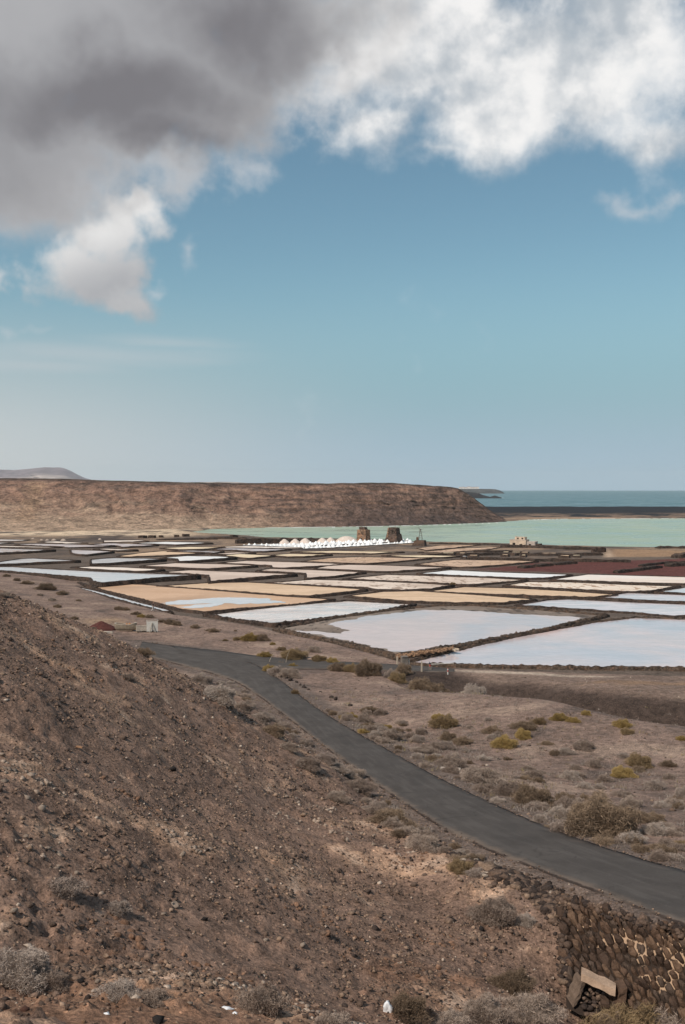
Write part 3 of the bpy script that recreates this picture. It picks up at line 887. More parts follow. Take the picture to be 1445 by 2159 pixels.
# ------------------------------------------------------------------ far land
def far_ridge(name, prof, d0, run, zbase, col, nrow=26, rough=0.04, seed=0, ncol=160, apron=None):
    pxs = np.linspace(prof[0][0], prof[-1][0], ncol); top = H - (pw(pxs, prof) - YH) * (d0 + run) / F
    top = np.maximum(top, zbase + 0.5)
    t = np.linspace(0, 1, nrow)
    Z = zbase + (top[:, None] - zbase) * (t[None] ** 1.25)
    D = d0 + run * t[None] + np.zeros((ncol, 1))
    X = (pxs[:, None] - CX) / F * D
    n = fbm(X + seed, D, run * 0.35, 4, 0.6)
    D = D + n * run * 0.22 * np.sin(np.pi * t)[None]
    Z = Z + n * (top[:, None] - zbase) * rough * np.sin(np.pi * t)[None] * 3
    Z = np.concatenate([Z, (Z[:, -1:] * 0.3 + zbase * 0.7)], 1); D = np.concatenate([D, D[:, -1:] + run * 1.2], 1)
    X = np.concatenate([X, (pxs[:, None] - CX) / F * D[:, -1:]], 1)
    c_ = np.zeros(Z.shape + (3,)) + np.array(col)
    c_ *= (1 + 0.35 * np.concatenate([n, n[:, -1:]], 1))[..., None]
    if apron is not None:
        a = ss(t[None] + 0.3 * n, 0.72, 0.5); a = np.concatenate([a, a[:, -1:]], 1)
        c_ = c_ + (np.array(apron) - c_) * a[..., None]
    return structure(np_mesh(name, np.stack([X, D, Z], -1).reshape(-1, 3), grid_faces(ncol, nrow + 1)[:, ::-1], M_FARLAND, c_.reshape(-1, 3)))
def farland_mat():
    m, t, b = new_mat('far_land')
    col = t.new('ShaderNodeVertexColor'); col.layer_name = 'Col'
    p = t.new('ShaderNodeNewGeometry').outputs['Position']
    k = t.smooth(t.noise(p, 0.012, 6, 0.65), 0.3, 0.7, 0.75, 1.25)
    t.l.new(t.mix(1.0, col.outputs[0], t.comb(k, k, k), 'MULTIPLY'), b.inputs['Base Color'])
    bump(t, b, t.noise(p, 0.03, 5, 0.6), 0.8, 8)
    return m
M_FARLAND = farland_mat()
far_ridge('far_mountain', [(-500, 1004), (-260, 996), (-120, 989), (-60, 986), (0, 990), (30, 991), (60, 988.5), (80, 986.5), (96, 985), (112, 985.6), (128, 985.4), (138, 988), (150, 993), (165, 1001), (180, 1008), (200, 1013)], 8200, 1500, 20, (0.21, 0.17, 0.18), apron=(0.46, 0.38, 0.34))
far_ridge('far_hills', [(395, 1019), (420, 1016.5), (470, 1015.6), (500, 1016.4), (530, 1019)], 9000, 900, 10, (0.36, 0.29, 0.25))
far_ridge('far_headland', [(880, 1030), (920, 1030.2), (965, 1030.5), (1000, 1030.6), (1030, 1030.8), (1045, 1031.5), (1055, 1034), (1060, 1037), (1064, 1040)], 5300, 260, SEA_Z, (0.085, 0.08, 0.075), rough=0.05)
far_ridge('lava_point', [(900, 1033), (960, 1035), (975, 1036), (988, 1037.4), (1000, 1038.6), (1010, 1040), (1018, 1043.5), (1028, 1046), (1034, 1047.5), (1040, 1045.4), (1044, 1044.6), (1050, 1046.5), (1058, 1049)], 2560, 90, SEA_Z, (0.035, 0.031, 0.032), rough=0.06)
foam_line('surf', [at(px, py, SEA_Z) for px, py in ((1003, 1050.3), (1015, 1050.2), (1030, 1049.8), (1045, 1049.6), (1062, 1049))], SEA_Z + 0.1, 16, 3, 0.25)
foam_line('surf', [at(px, py, SEA_Z) for px, py in ((998, 1040.2), (1012, 1040.2))], SEA_Z + 0.1, 20, 5, 0.3)
foam_line('surf', [at(px, py, SEA_Z) for px, py in ((1022, 1040.3), (1046, 1040.1))], SEA_Z + 0.1, 20, 8, 0.6)

# white apartment blocks on the far headland
M_BLOCK = simple('white_render', (0.80, 0.74, 0.68), 0.08, 0.05, 0.8, 0)
M_BLOCKROOF = simple('tile_roof', (0.40, 0.20, 0.13), 0.15, 0.05, 0.9, 0)
xs = 968.0
for k, (w, h, lab) in enumerate([(4.6, 3.4, 'leftmost white block of the far headland row'), (6.0, 3.8, 'second white block from the left on the far headland'), (5.2, 3.3, 'third white block from the left on the far headland'),
                                 (7.4, 4.3, 'tallest and widest white block in the middle of the far headland row'), (5.4, 3.6, 'third white block from the right on the far headland'), (5.0, 3.7, 'second white block from the right on the far headland'), (5.6, 3.9, 'rightmost white block of the far headland row')]):
    d = 5590.0; s = d / F
    x0 = (xs - CX) * s; wd = w * s; ht = h * s * 1.25
    b = thing('apartment_block', lab, 'building', (x0 + wd / 2, d, H - 1.5), 0, 'white buildings on the far headland')
    MB().box(-wd / 2, wd / 2, -9, 9, -4, ht).build('wall', M_BLOCK, b)
    MB().frustum((-wd / 2 - .4, wd / 2 + .4, -9.5, 9.5, ht), (-wd / 2 + 2, wd / 2 - 2, -6, 6, ht + 1.6)).build('roof', M_BLOCKROOF, b)
    xs += w + 0.45

# ------------------------------------------------------------------ salt pans
M_DYKE = rock_mat('lava_stone_dyke', (0.055, 0.040, 0.033), 3.2)
M_DYKE_BROWN = rock_mat('earthy_dyke', (0.080, 0.058, 0.045), 3.4)
M_BED = {
    'lilac1': water_mat('lilac_brine', (0.58, 0.545, 0.575), (0.76, 0.595, 0.56), rough=0.11, wave=0.9, wstr=0.75, spread=0.028, spec=0.30, lo=0.36, hi=0.60),  # pink brine; blue-grey patches in its colour imitate reflected cloud
    'rose': water_mat('rose_brine', (0.52, 0.49, 0.52), (0.74, 0.54, 0.485), rough=0.09, wave=0.9, wstr=0.5, spread=0.03, spec=0.26, lo=0.32, hi=0.52),  # same here: pink brine with cloud reflection mixed into the colour
    'lilac': water_mat('pale_lilac_brine', (0.72, 0.63, 0.63), (0.80, 0.69, 0.67), rough=0.14, wave=1.1, wstr=0.22, spread=0.05, spec=0.25),
    'sky': water_mat('clear_brine', (0.72, 0.685, 0.69), (0.80, 0.74, 0.73), rough=0.10, wave=1.0, wstr=0.15, spread=0.05, spec=0.3),
    'blush': water_mat('blush_brine', (0.70, 0.58, 0.525), (0.83, 0.74, 0.69), rough=0.20, wave=1.4, wstr=0.40, spread=0.07, spec=0.35),
    'white': bed_mat('white_salt', (0.80, 0.77, 0.74), (0.88, 0.86, 0.84), (0.84, 0.80, 0.77), rough=0.55, wet=1),
    'tan': bed_mat('tan_silt', (0.611, 0.413, 0.255), (0.781, 0.546, 0.366), (0.511, 0.350, 0.228), rough=0.6, wet=1, bmp=0.15),
    'orange': bed_mat('orange_silt', (0.568, 0.343, 0.200), (0.696, 0.455, 0.297), (0.483, 0.301, 0.186), rough=0.55, wet=1, bmp=0.12),
    'yellow': bed_mat('straw_silt', (0.72, 0.55, 0.36), (0.82, 0.665, 0.48), (0.64, 0.46, 0.31), bmp=0.2),
    'beige': bed_mat('beige_silt', (0.611, 0.469, 0.380), (0.767, 0.602, 0.497), (0.540, 0.406, 0.324), rough=0.6, wet=1, bmp=0.25),
    'pale': bed_mat('pale_salt_crust', (0.74, 0.6, 0.5), (0.83, 0.71, 0.62), (0.84, 0.77, 0.71), rough=0.65),
    'streak': bed_mat('streaky_crust', (0.596, 0.462, 0.373), (0.824, 0.686, 0.580), (0.483, 0.364, 0.290), spots=(0.341, 0.238, 0.179), bmp=0.5),
    'spotted': bed_mat('blotched_crust', (0.74, 0.6, 0.48), (0.83, 0.7, 0.59), (0.78, 0.65, 0.54), spots=(0.383, 0.224, 0.138), bmp=0.4),
    'rough': bed_mat('rough_dry_bed', (0.469, 0.315, 0.221), (0.653, 0.462, 0.331), (0.568, 0.378, 0.248), spots=(0.284, 0.182, 0.131), bmp=0.7),
    'mud': bed_mat('pebbly_mud', (0.19, 0.145, 0.115), (0.30, 0.235, 0.19), (0.14, 0.105, 0.085), spots=(0.085, 0.066, 0.055), bmp=0.8),
}
PANS = [
 # kind, level, rim height, rim width, outline pixels, label, dyke earthiness
 ('lilac1', 0.00, .34, 1.0, [(868, 1399), (905, 1388), (1000, 1364), (1100, 1342), (1250, 1314), (1340, 1303), (1445, 1307), (1560, 1311), (1560, 1413), (1445, 1410), (1200, 1406.5), (960, 1402.5)], 'largest lilac brine pan, nearest the gully at the right edge', 1),
 ('mud', 0.22, .42, 1.5, [(592, 1326), (700, 1306), (810, 1290), (925, 1278), (1000, 1278), (1150, 1288), (1268, 1298), (1150, 1326), (960, 1361), (880, 1375), (835, 1380), (770, 1364), (680, 1346)], 'big brine pan with a pebbly muddy margin, beside the largest lilac pan', 1),
 ('blush', 0.25, .35, 1.1, [(445, 1297), (530, 1286), (640, 1275), (735, 1267.5), (865, 1275), (800, 1288), (700, 1302), (578, 1316), (500, 1307)], 'bright blush-white pan between the orange pan and the muddy-edged pan', 0),
 ('orange', 0.35, .35, 1.0, [(190, 1236), (225, 1230), (300, 1233), (470, 1247), (600, 1258), (700, 1264), (620, 1275), (500, 1284), (435, 1290), (385, 1285), (300, 1263), (240, 1249)], 'orange silt pan with a bright puddle, behind the walking person', 0),
 ('tan', 0.40, .35, 1.0, [(340, 1236), (440, 1229.5), (520, 1228), (640, 1235), (770, 1243), (700, 1252), (650, 1256.5), (600, 1255), (470, 1245)], 'tan silt pan directly above the orange pan', 0),
 ('streak', 0.35, .35, 1.0, [(560, 1230), (660, 1222.5), (760, 1225), (880, 1230), (950, 1234.5), (905, 1242), (850, 1244.5), (800, 1244), (775, 1239.5), (650, 1233)], 'streaky crusted pan touching the right tip of the tan pan', 0),
 ('tan', 0.30, .35, 1.0, [(735, 1257), (810, 1248), (880, 1246.5), (1000, 1254.5), (1125, 1264), (1060, 1271), (960, 1271), (850, 1267)], 'tan pan just behind the muddy-edged brine pan', 0),
 ('tan', 0.35, .35, 1.0, [(905, 1247), (980, 1238), (1080, 1240.5), (1200, 1247), (1296, 1254), (1255, 1259.5), (1180, 1258), (1020, 1252.5)], 'tan pan in front of the blotched salt crust', 0),
 ('spotted', 0.40, .35, 1.0, [(1065, 1235), (1115, 1227.5), (1200, 1228), (1320, 1233.5), (1428, 1236.5), (1365, 1246.5), (1315, 1248), (1220, 1243)], 'pale pan blotched with rust brown crust on the right', 0),
 ('lilac', 0.20, .35, 1.0, [(1258, 1260), (1325, 1250.5), (1445, 1255), (1560, 1258), (1560, 1273), (1445, 1269.5), (1340, 1265)], 'lilac pan wedge below the blotched crust at the right edge', 0),
 ('sky', 0.25, .35, 1.0, [(1388, 1248.5), (1445, 1239), (1560, 1236), (1560, 1255), (1445, 1251)], 'small bright brine pan cut by the right edge', 0),
 ('lilac', 0.12, .38, 1.2, [(1092, 1276.5), (1160, 1265.5), (1200, 1264), (1320, 1270), (1445, 1275), (1560, 1278), (1560, 1291), (1422, 1299.5), (1335, 1292), (1240, 1286)], 'long lilac pan right behind the far corner of the largest lilac pan', 0),
 ('pale', 0.40, .35, 1.0, [(1165, 1222.5), (1240, 1211.5), (1445, 1217), (1560, 1219), (1560, 1235), (1445, 1231), (1350, 1229), (1240, 1225)], 'pale peach salt pan in front of the red cinder field', 0),
 ('white', 0.45, .32, 1.0, [(885, 1209.5), (950, 1202.5), (1050, 1207), (1202, 1212), (1150, 1218.5), (1120, 1219.5), (1020, 1216)], 'bright white salt pan left of the red cinder field', 0),
 ('streak', 0.42, .34, 1.0, [(728, 1221), (815, 1212), (900, 1214.5), (1020, 1218.5), (1108, 1223.5), (1000, 1232.5), (975, 1232.5), (900, 1228), (800, 1224)], 'streaky beige pan in front of the white salt pan', 0),
 ('beige', 0.55, .34, 1.0, [(665, 1199), (708, 1190.5), (800, 1192), (900, 1195.5), (945, 1197), (900, 1200), (825, 1205), (795, 1205), (720, 1201)], 'beige pan in the middle with a dark dyke along its right side', 0),
 ('beige', 0.55, .34, 1.0, [(545, 1203.5), (570, 1199.5), (660, 1202), (766, 1207), (700, 1215.5), (648, 1219), (646, 1209), (600, 1206.5)], 'beige pan to the right of the tall dark wall end', 0),
 ('beige', 0.85, .35, 1.0, [(345, 1206.5), (400, 1202.5), (470, 1205), (600, 1210), (620, 1210.5), (530, 1218), (445, 1226), (443, 1213), (400, 1210)], 'raised pinkish pan whose long dark wall ends in the middle', 0),
 ('sky', 1.25, .38, 1.1, [(-60, 1195), (25, 1195.5), (100, 1200), (220, 1206), (300, 1209), (415, 1213), (330, 1218.5), (215, 1229), (197, 1225), (194, 1219), (100, 1211), (0, 1203), (-60, 1200)], 'long pale brine pan at the left, topmost of the near wall', 0),
 ('pale', 0.80, .34, 1.0, [(155, 1196.5), (190, 1195), (260, 1196.5), (342, 1201), (300, 1204.5), (240, 1203)], 'small pale pan squeezed behind the long brine pan at the left', 0),
 ('beige', 0.75, .34, 1.0, [(300, 1193.5), (370, 1187.5), (460, 1189.5), (538, 1192.5), (440, 1199.5), (400, 1198)], 'beige pan right of the second dark wall', 0),
 ('beige', 0.60, .34, 1.0, [(465, 1187.5), (520, 1182.5), (680, 1187.5), (740, 1190), (660, 1194.5), (600, 1197.5), (577, 1197), (574, 1192.5)], 'wide beige pan in front of the straw pans', 0),
 ('sky', 1.20, .36, 1.0, [(-60, 1189), (0, 1185), (45, 1178.5), (70, 1177.5), (165, 1182), (80, 1186.5), (0, 1190.5)], 'pale brine pan behind the second dark wall at the left', 0),
 ('sky', 1.05, .36, 1.0, [(194, 1180), (240, 1176.5), (300, 1177.5), (345, 1179), (280, 1184), (215, 1188.5), (194, 1189)], 'pale brine pan right of the second dark wall end', 0),
 ('white', 0.90, .36, 1.0, [(343, 1176.5), (395, 1172.5), (460, 1173.5), (495, 1175.5), (440, 1180), (379, 1184), (376, 1178)], 'bright white pan left of centre with a dark wall below', 0),
 ('tan', 0.55, .34, 1.0, [(250, 1173), (300, 1166), (345, 1162), (395, 1165), (425, 1167), (330, 1172), (262, 1174.5)], 'tan wedge-shaped pan behind the bright white pan', 0),
 ('sky', 0.80, .30, 0.9, [(360, 1162), (400, 1161), (470, 1163), (450, 1166), (422, 1164)], 'sliver of grey brine behind the tan wedge', 0),
 ('sky', 1.30, .38, 1.0, [(-60, 1155), (0, 1156), (50, 1158), (112, 1159.5), (60, 1163), (0, 1166), (-60, 1168)], 'grey brine pan on the upper left terrace behind a tall wall', 0),
 ('lilac', 1.00, .34, 1.0, [(150, 1159.5), (200, 1161), (238, 1163), (205, 1167), (182, 1170), (166, 1169), (153, 1166)], 'small lilac pan at the foot of the upper left wall end', 0),
 ('lilac', 0.90, .32, .9, [(35, 1149), (70, 1146.5), (140, 1148), (240, 1150.5), (215, 1152.5), (146, 1154.5), (130, 1152.5)], 'long lilac pan above the upper left wall', 0),
 ('pale', 0.90, .30, .8, [(-40, 1151), (0, 1151), (126, 1154), (100, 1155), (0, 1153.5), (-40, 1153)], 'thin pale pan strip at the left edge', 0),
 ('blush', 0.80, .30, .8, [(-40, 1137), (0, 1137.2), (62, 1138.5), (40, 1141), (0, 1141.5), (-40, 1141)], 'pale far pan at the left edge below the beach', 0),
 ('blush', 0.85, .30, .8, [(-40, 1144), (25, 1144.5), (0, 1146.6), (-40, 1147)], 'small far pan at the left edge', 0),
 ('pale', 0.75, .30, .8, [(80, 1143), (120, 1141.5), (182, 1145), (140, 1146.5)], 'small pale far pan right of the stony heaps', 0),
 ('lilac', 0.80, .30, .8, [(188, 1148), (230, 1145.5), (332, 1149), (300, 1151.5), (258, 1153.5), (252, 1151)], 'lilac far pan left of the white far pan', 0),
 ('white', 0.70, .30, .8, [(285, 1145.5), (350, 1142.5), (445, 1145), (372, 1148.5)], 'white far pan in front of the dark stone huts', 0),
 ('pale', 0.60, .28, .8, [(220, 1140), (290, 1139), (312, 1140.5), (270, 1142.5), (220, 1143.5)], 'narrow pale far pan left of the dark stone huts', 0),
 ('yellow', 0.60, .30, .8, [(340, 1156), (400, 1153), (465, 1154.5), (425, 1158), (380, 1158.5)], 'straw coloured far pan left of centre', 0),
 ('pale', 0.90, .28, .8, [(200, 1158), (225, 1157), (288, 1159.5), (250, 1160.8)], 'thin pale pan between two dark walls at the left', 0),
 ('lilac', 0.55, .30, .8, [(452, 1158), (485, 1155.8), (612, 1158.5), (562, 1162.5), (535, 1163), (500, 1160.5)], 'lilac far pan in front of the salt heaps', 0),
 ('pale', 0.45, .26, .7, [(470, 1153), (520, 1151.3), (645, 1155), (620, 1156.6), (480, 1154.8)], 'peach far strip directly in front of the salt heaps', 0),
 ('yellow', 0.60, .32, .8, [(470, 1171.5), (505, 1168), (580, 1172), (525, 1177), (512, 1176)], 'straw pan right of the bright white pan', 0),
 ('yellow', 0.60, .30, .8, [(570, 1171), (610, 1168), (695, 1169.5), (640, 1173.5), (608, 1174)], 'straw pan in the middle of the far rows', 0),
 ('beige', 0.60, .28, .8, [(450, 1168), (500, 1164.5), (535, 1166), (480, 1169.5)], 'small beige far pan left of the straw pans', 0),
 ('yellow', 0.50, .28, .8, [(620, 1164), (700, 1161.5), (848, 1164), (780, 1167.5), (690, 1166.2)], 'long bright straw strip below the salt heaps', 0),
 ('rough', 0.50, .32, .9, [(640, 1184), (700, 1176.5), (760, 1174.5), (905, 1177.5), (830, 1184.5), (770, 1188.5), (690, 1186)], 'rough rusty dry pan below the long straw strip', 0),
 ('yellow', 0.50, .28, .8, [(812, 1171.3), (900, 1170.8), (972, 1172.8), (942, 1175), (872, 1175.5)], 'thin straw pan above a thick dark dyke', 0),
 ('rough', 0.50, .32, .9, [(880, 1190), (960, 1180.5), (1050, 1181.5), (1130, 1183.5), (1070, 1190), (1000, 1195.5), (952, 1195.5)], 'rough peach dry pan left of the red cinder field', 0),
 ('rough', 0.35, .26, .8, [(880, 1156), (930, 1150), (1010, 1149), (960, 1155), (900, 1160)], 'brown dry plot below the small wind pump', 0),
 ('rough', 0.35, .26, .8, [(885, 1165), (960, 1157), (1060, 1152.5), (1030, 1158.5), (930, 1165.5)], 'long brown dry plot left of the ruined house', 0),
]
def offset_loop(P, k):
    """push a closed loop outwards by k with clamped mitres (P counter-clockwise)"""
    n = len(P); Q = np.empty_like(P)
    for i in range(n):
        a, b, c_ = P[i - 1], P[i], P[(i + 1) % n]
        e1 = b - a; e2 = c_ - b
        n1 = np.array([e1[1], -e1[0]]) / (np.linalg.norm(e1) + 1e-9); n2 = np.array([e2[1], -e2[0]]) / (np.linalg.norm(e2) + 1e-9)
        m = n1 + n2; L = np.linalg.norm(m)
        m = m / L if L > 1e-6 else n1
        Q[i] = b + m * (k / max(0.42, float(m @ n1)))
    return Q

def densify(P, step):
    R = []
    n = len(P)
    for i in range(n):
        a, b = P[i], P[(i + 1) % n]; L = np.linalg.norm(b - a); k = max(1, int(L / step))
        for j in range(k): R.append(a + (b - a) * j / k)
    return np.array(R)

def make_pan(kind, z, rim, w, pix, label, earthy, seed):
    P = np.array([tuple(at(px, py, z))[:2] for px, py in pix])
    area = 0.5 * np.sum(P[:, 0] * np.roll(P[:, 1], -1) - np.roll(P[:, 0], -1) * P[:, 1])
    if area < 0: P = P[::-1]
    ymin = P[:, 1].min()
    far_k = 1.0 if ymin < 175 else 0.70
    rim = rim * 0.62 * far_k; w = w * 0.62 * far_k
    step = 0.45 if ymin < 165 else (0.9 if ymin < 260 else 2.0)
    c0 = P.mean(0)
    root = thing('salt_pan', label, 'salt pan', (c0[0], c0[1], 0), 0, 'salt pans in the basin')
    D = densify(P, step)
    wob = fbm(D[:, 0] + seed, D[:, 1], 6, 3)[:, None] * 0.5 * min(1, w)
    nrm = offset_loop(D, 1.0) - D
    D = D + nrm * wob
    bedP = offset_loop(densify(P, max(step * 2, 1.2)), 0.35)
    bed = mesh_obj('brine' if kind in ('lilac', 'lilac1', 'sky', 'blush') else 'salt_bed', [(p[0] - c0[0], p[1] - c0[1], z) for p in bedP], [tuple(range(len(bedP)))], M_BED[kind], root)
    r = np.random.default_rng(seed)
    n = len(D); j = lambda s: r.normal(0, s * (1 if ymin < 175 else .6), n)
    cx = step * 0.22
    rows = []
    for off, h, jo, jh in ((-0.12, -0.3, 0.0, 0.0), (0.05, rim * 0.55, .10, .07), (0.28, rim, .10, .09), (w * 0.55, rim * 1.05, .12, .09), (w, rim * 0.95, .12, .09), (w + 0.16, rim * 0.2, .10, .10), (w + 0.30, None, .1, .05)):
        Q = D + nrm * (off + j(jo))[:, None]
        zz = (z + h + j(jh)) if h is not None else (-0.55 + j(jh))
        rows.append(np.concatenate([Q - c0, np.broadcast_to(np.reshape(zz, (-1, 1)), (n, 1))], 1))
    V = np.stack(rows, 1)                        # (n, rows, 3)
    V = np.concatenate([V, V[:1]], 0)
    np_mesh('dyke_wall', V.reshape(-1, 3), grid_faces(n + 1, len(rows))[:, ::-1], M_DYKE_BROWN if earthy else M_DYKE, None, False, root)
    return root, c0, z

def pool(root, c0, z, pix, mat, name='puddle', wob=0.6, seed=0):
    P = np.array([tuple(at(px, py, z))[:2] for px, py in pix])
    if 0.5 * np.sum(P[:, 0] * np.roll(P[:, 1], -1) - np.roll(P[:, 0], -1) * P[:, 1]) < 0: P = P[::-1]
    D = densify(P, 0.6)
    nrm = offset_loop(D, 1.0) - D
    D = D + nrm * (fbm(D[:, 0] + seed, D[:, 1], 3.2, 4, 0.6)[:, None] * wob * 2)
    return mesh_obj(name, [(p[0] - c0[0], p[1] - c0[1], z) for p in D], [tuple(range(len(D)))], mat, root)

pan_roots = []
for i, (kind, z, rim, w, pix, label, earthy) in enumerate(PANS):
    pan_roots.append(make_pan(kind, z, rim, w, pix, label, earthy, i + 1))
r2 = pan_roots[1]
pool(*r2[:2], 0.245, [(608, 1329), (660, 1331), (715, 1334), (740, 1328), (700, 1321), (700, 1314), (760, 1302), (850, 1291), (905, 1285.5), (970, 1287), (1100, 1294.5), (1238, 1302), (1150, 1325), (1000, 1352.5), (905, 1368.5), (840, 1375), (800, 1368), (700, 1343)], M_BED['rose'], 'brine', 0.8, 3)
r4 = pan_roots[3]
pool(*r4[:2], 0.372, [(340, 1271.5), (400, 1263.5), (470, 1260.5), (560, 1261), (604, 1270.5), (540, 1273.5), (480, 1273), (445, 1279), (405, 1283.5), (385, 1280), (430, 1273), (375, 1274.5)], M_BED['sky'], 'puddle', 0.9, 5)

# sluice canal along the left rim
cn = [(172, 1240), (200, 1245.5), (250, 1259), (300, 1272.5), (350, 1285.5), (362, 1290), (345, 1287.5), (300, 1276.5), (250, 1263.5), (200, 1249), (174, 1242.5)]
make_pan('sky', 0.5, .22, .7, cn, 'narrow bright canal between the person and the orange pan', 0, 91)

# ------------------------------------------------------------------ loose-stone tools
_ico = np.array([(-1, 1.618, 0), (1, 1.618, 0), (-1, -1.618, 0), (1, -1.618, 0), (0, -1, 1.618), (0, 1, 1.618), (0, -1, -1.618), (0, 1, -1.618), (1.618, 0, -1), (1.618, 0, 1), (-1.618, 0, -1), (-1.618, 0, 1)]) / 1.902
_icof = np.array([(0, 11, 5), (0, 5, 1), (0, 1, 7), (0, 7, 10), (0, 10, 11), (1, 5, 9), (5, 11, 4), (11, 10, 2), (10, 7, 6), (7, 1, 8), (3, 9, 4), (3, 4, 2), (3, 2, 6), (3, 6, 8), (3, 8, 9), (4, 9, 5), (2, 4, 11), (6, 2, 10), (8, 6, 7), (9, 8, 1)])
_oct = np.array([(1, 0, 0), (0, 1, 0), (-1, 0, 0), (0, -1, 0), (0, 0, 1), (0, 0, -1)], float)
_octf = np.array([(0, 1, 4), (1, 2, 4), (2, 3, 4), (3, 0, 4), (1, 0, 5), (2, 1, 5), (3, 2, 5), (0, 3, 5)])
def stones(name, P, S, cols, seed, mat, hi=True, parent=None, flat=0.6):
    r = np.random.default_rng(seed); n = len(P)
    B, Fc = (_ico, _icof) if hi else (_oct, _octf)
    V = B[None] * (1 + r.normal(0, 0.20, (n, len(B), 1)))
    V = V * np.stack([r.uniform(.8, 1.3, n), r.uniform(.7, 1.1, n), r.uniform(flat * .7, flat * 1.3, n)], 1)[:, None]
    a = r.uniform(0, 6.283, n); ca, sa = np.cos(a)[:, None], np.sin(a)[:, None]
    tl = r.normal(0, 0.35, n); ct, st = np.cos(tl)[:, None], np.sin(tl)[:, None]
    y = V[..., 1] * ct - V[..., 2] * st; z = V[..., 1] * st + V[..., 2] * ct
    V = np.stack([V[..., 0] * ca - y * sa, V[..., 0] * sa + y * ca, z], -1)
    V = V * S[:, None, None] + P[:, None]
    f = (Fc[None] + (np.arange(n) * len(B))[:, None, None]).reshape(-1, 3)
    c_ = np.repeat(cols, len(B), 0)
    return np_mesh(name, V.reshape(-1, 3), f, mat, c_, False, parent)

def stone_mat():
    m, t, b = new_mat('loose_stone')
    col = t.new('ShaderNodeVertexColor'); col.layer_name = 'Col'
    p = t.new('ShaderNodeTexCoord').outputs['Object']
    k = t.smooth(t.noise(p, 14.0, 4, 0.65), 0.3, 0.7, 0.65, 1.35)
    t.l.new(t.mix(1.0, col.outputs[0], t.comb(k, k, k), 'MULTIPLY'), b.inputs['Base Color'])
    bump(t, b, t.noise(p, 22.0, 4, 0.6), 0.8, 0.03)
    return m
M_STONE = stone_mat()
def palette(n, r, w=(0.62, 0.2, 0.1, 0.08)):
    base = np.array([(0.155, 0.104, 0.078), (0.28, 0.19, 0.135), (0.060, 0.043, 0.036), (0.44, 0.35, 0.28)])
    return base[r.choice(4, n, p=w)] * r.uniform(0.75, 1.25, (n, 1))

# ------------------------------------------------------------------ rubble-stone retaining wall under the road, with a culvert
WTL, WTR = atd(1192, 1903, 35.4), atd(1570, 2010, 30.0)
WBL, WBR = atd(1196, 2128, 31.2), atd(1570, 2300, 28.0)
wall_root = thing('retaining_wall', 'brown rubble-stone retaining wall below the road, lower right corner', 'wall', (0, 0, 0))
wu, wv = (WTR - WTL), (WBL - WTL)
wn = wu.cross(wv).normalized()
if wn.y > 0: wn = -wn
WL, WH_ = wu.length, wv.length
def wallp(s, t, out=0.0):
    return WTL.lerp(WTR, s).lerp(WBL.lerp(WBR, s), t) + wn * out
MORTAR = (((0.47, 0.30), 0.8), ((0.36, 0.22), 0.42), ((0.16, 0.20), 0.40), ((0.26, 0.26), 0.38), ((0.58, 0.42), 0.55), ((0.66, 0.22), 0.4))
def near_mortar(q):
    return min((q - wallp(*c_)).length / r_ for c_, r_ in MORTAR)
def mortar_mat():
    m, t, b = new_mat('wall_mortar')
    p = t.new('ShaderNodeNewGeometry').outputs['Position']
    n = t.noise(p, 0.9, 4, 0.6, 0.5)
    f = None
    for (a_, b_), rad_m in MORTAR:
        dd = t.new('ShaderNodeVectorMath', operation='DISTANCE'); t.l.new(p, dd.inputs[0]); dd.inputs[1].default_value = tuple(wallp(a_, b_))
        g_ = t.smooth(t.sub(n, t.mul(dd.outputs['Value'], 0.17 / rad_m)), 0.34, 0.38)
        f = g_ if f is None else t.m('MAXIMUM', f, g_)
    f = t.mul(f, t.smooth(t.noise(p, 5.0, 3, 0.6), 0.40, 0.48))
    c_ = t.mix(f, (0.040, 0.028, 0.022), (0.44, 0.295, 0.195))
    t.l.new(c_, b.inputs['Base Color'])
    bump(t, b, t.noise(p, 16, 4, 0.6), 0.8, 0.04)
    return m
M_MORTAR = mortar_mat()
gs, gt = 40, 26
MV = np.zeros((gs, gt, 3))
for i in range(gs):
    for j in range(gt):
        s, t_ = i / (gs - 1), j / (gt - 1)
        pch = max(0.0, 1 - near_mortar(wallp(s, t_)) / 1.2)
        q = wallp(s, t_, 0.045 + 0.09 * pch + 0.03 * math.sin(i * 2.1 + j * 1.7))
        MV[i, j] = q
np_mesh('mortar_core', MV.reshape(-1, 3), grid_faces(gs, gt), M_MORTAR, None, True, wall_root)
M_WSTONE = [simple('wall_stone_' + k, c_, 0.3, 5.0, 0.95, 0.7, 0.05) for k, c_ in (('brown', (0.112, 0.068, 0.046)), ('dark', (0.068, 0.043, 0.031)), ('umber', (0.140, 0.086, 0.056)), ('grey', (0.090, 0.062, 0.047)))]
rw = random.Random(5)
WPX, WPY = WL, (WH_ + (WBR - WTR).length) / 2
pts = []
tries = 0
while len(pts) < 298 and tries < 20000:
    tries += 1
    p = (rw.uniform(0, WPX), rw.uniform(0, WPY))
    dm = 0.150 + 0.17 * rw.random() ** 2
    if p[1] < 0.35: dm *= 0.72
    cxs, cyt = p[0] / WPX, p[1] / WPY
    if cxs < 0.26 and cyt > 0.70: continue          # culvert mouth
    if all((p[0] - q[0]) ** 2 + (p[1] - q[1]) ** 2 > (0.5 * (dm + q[2]) * 1.42) ** 2 for q in pts): pts.append((p[0], p[1], dm))
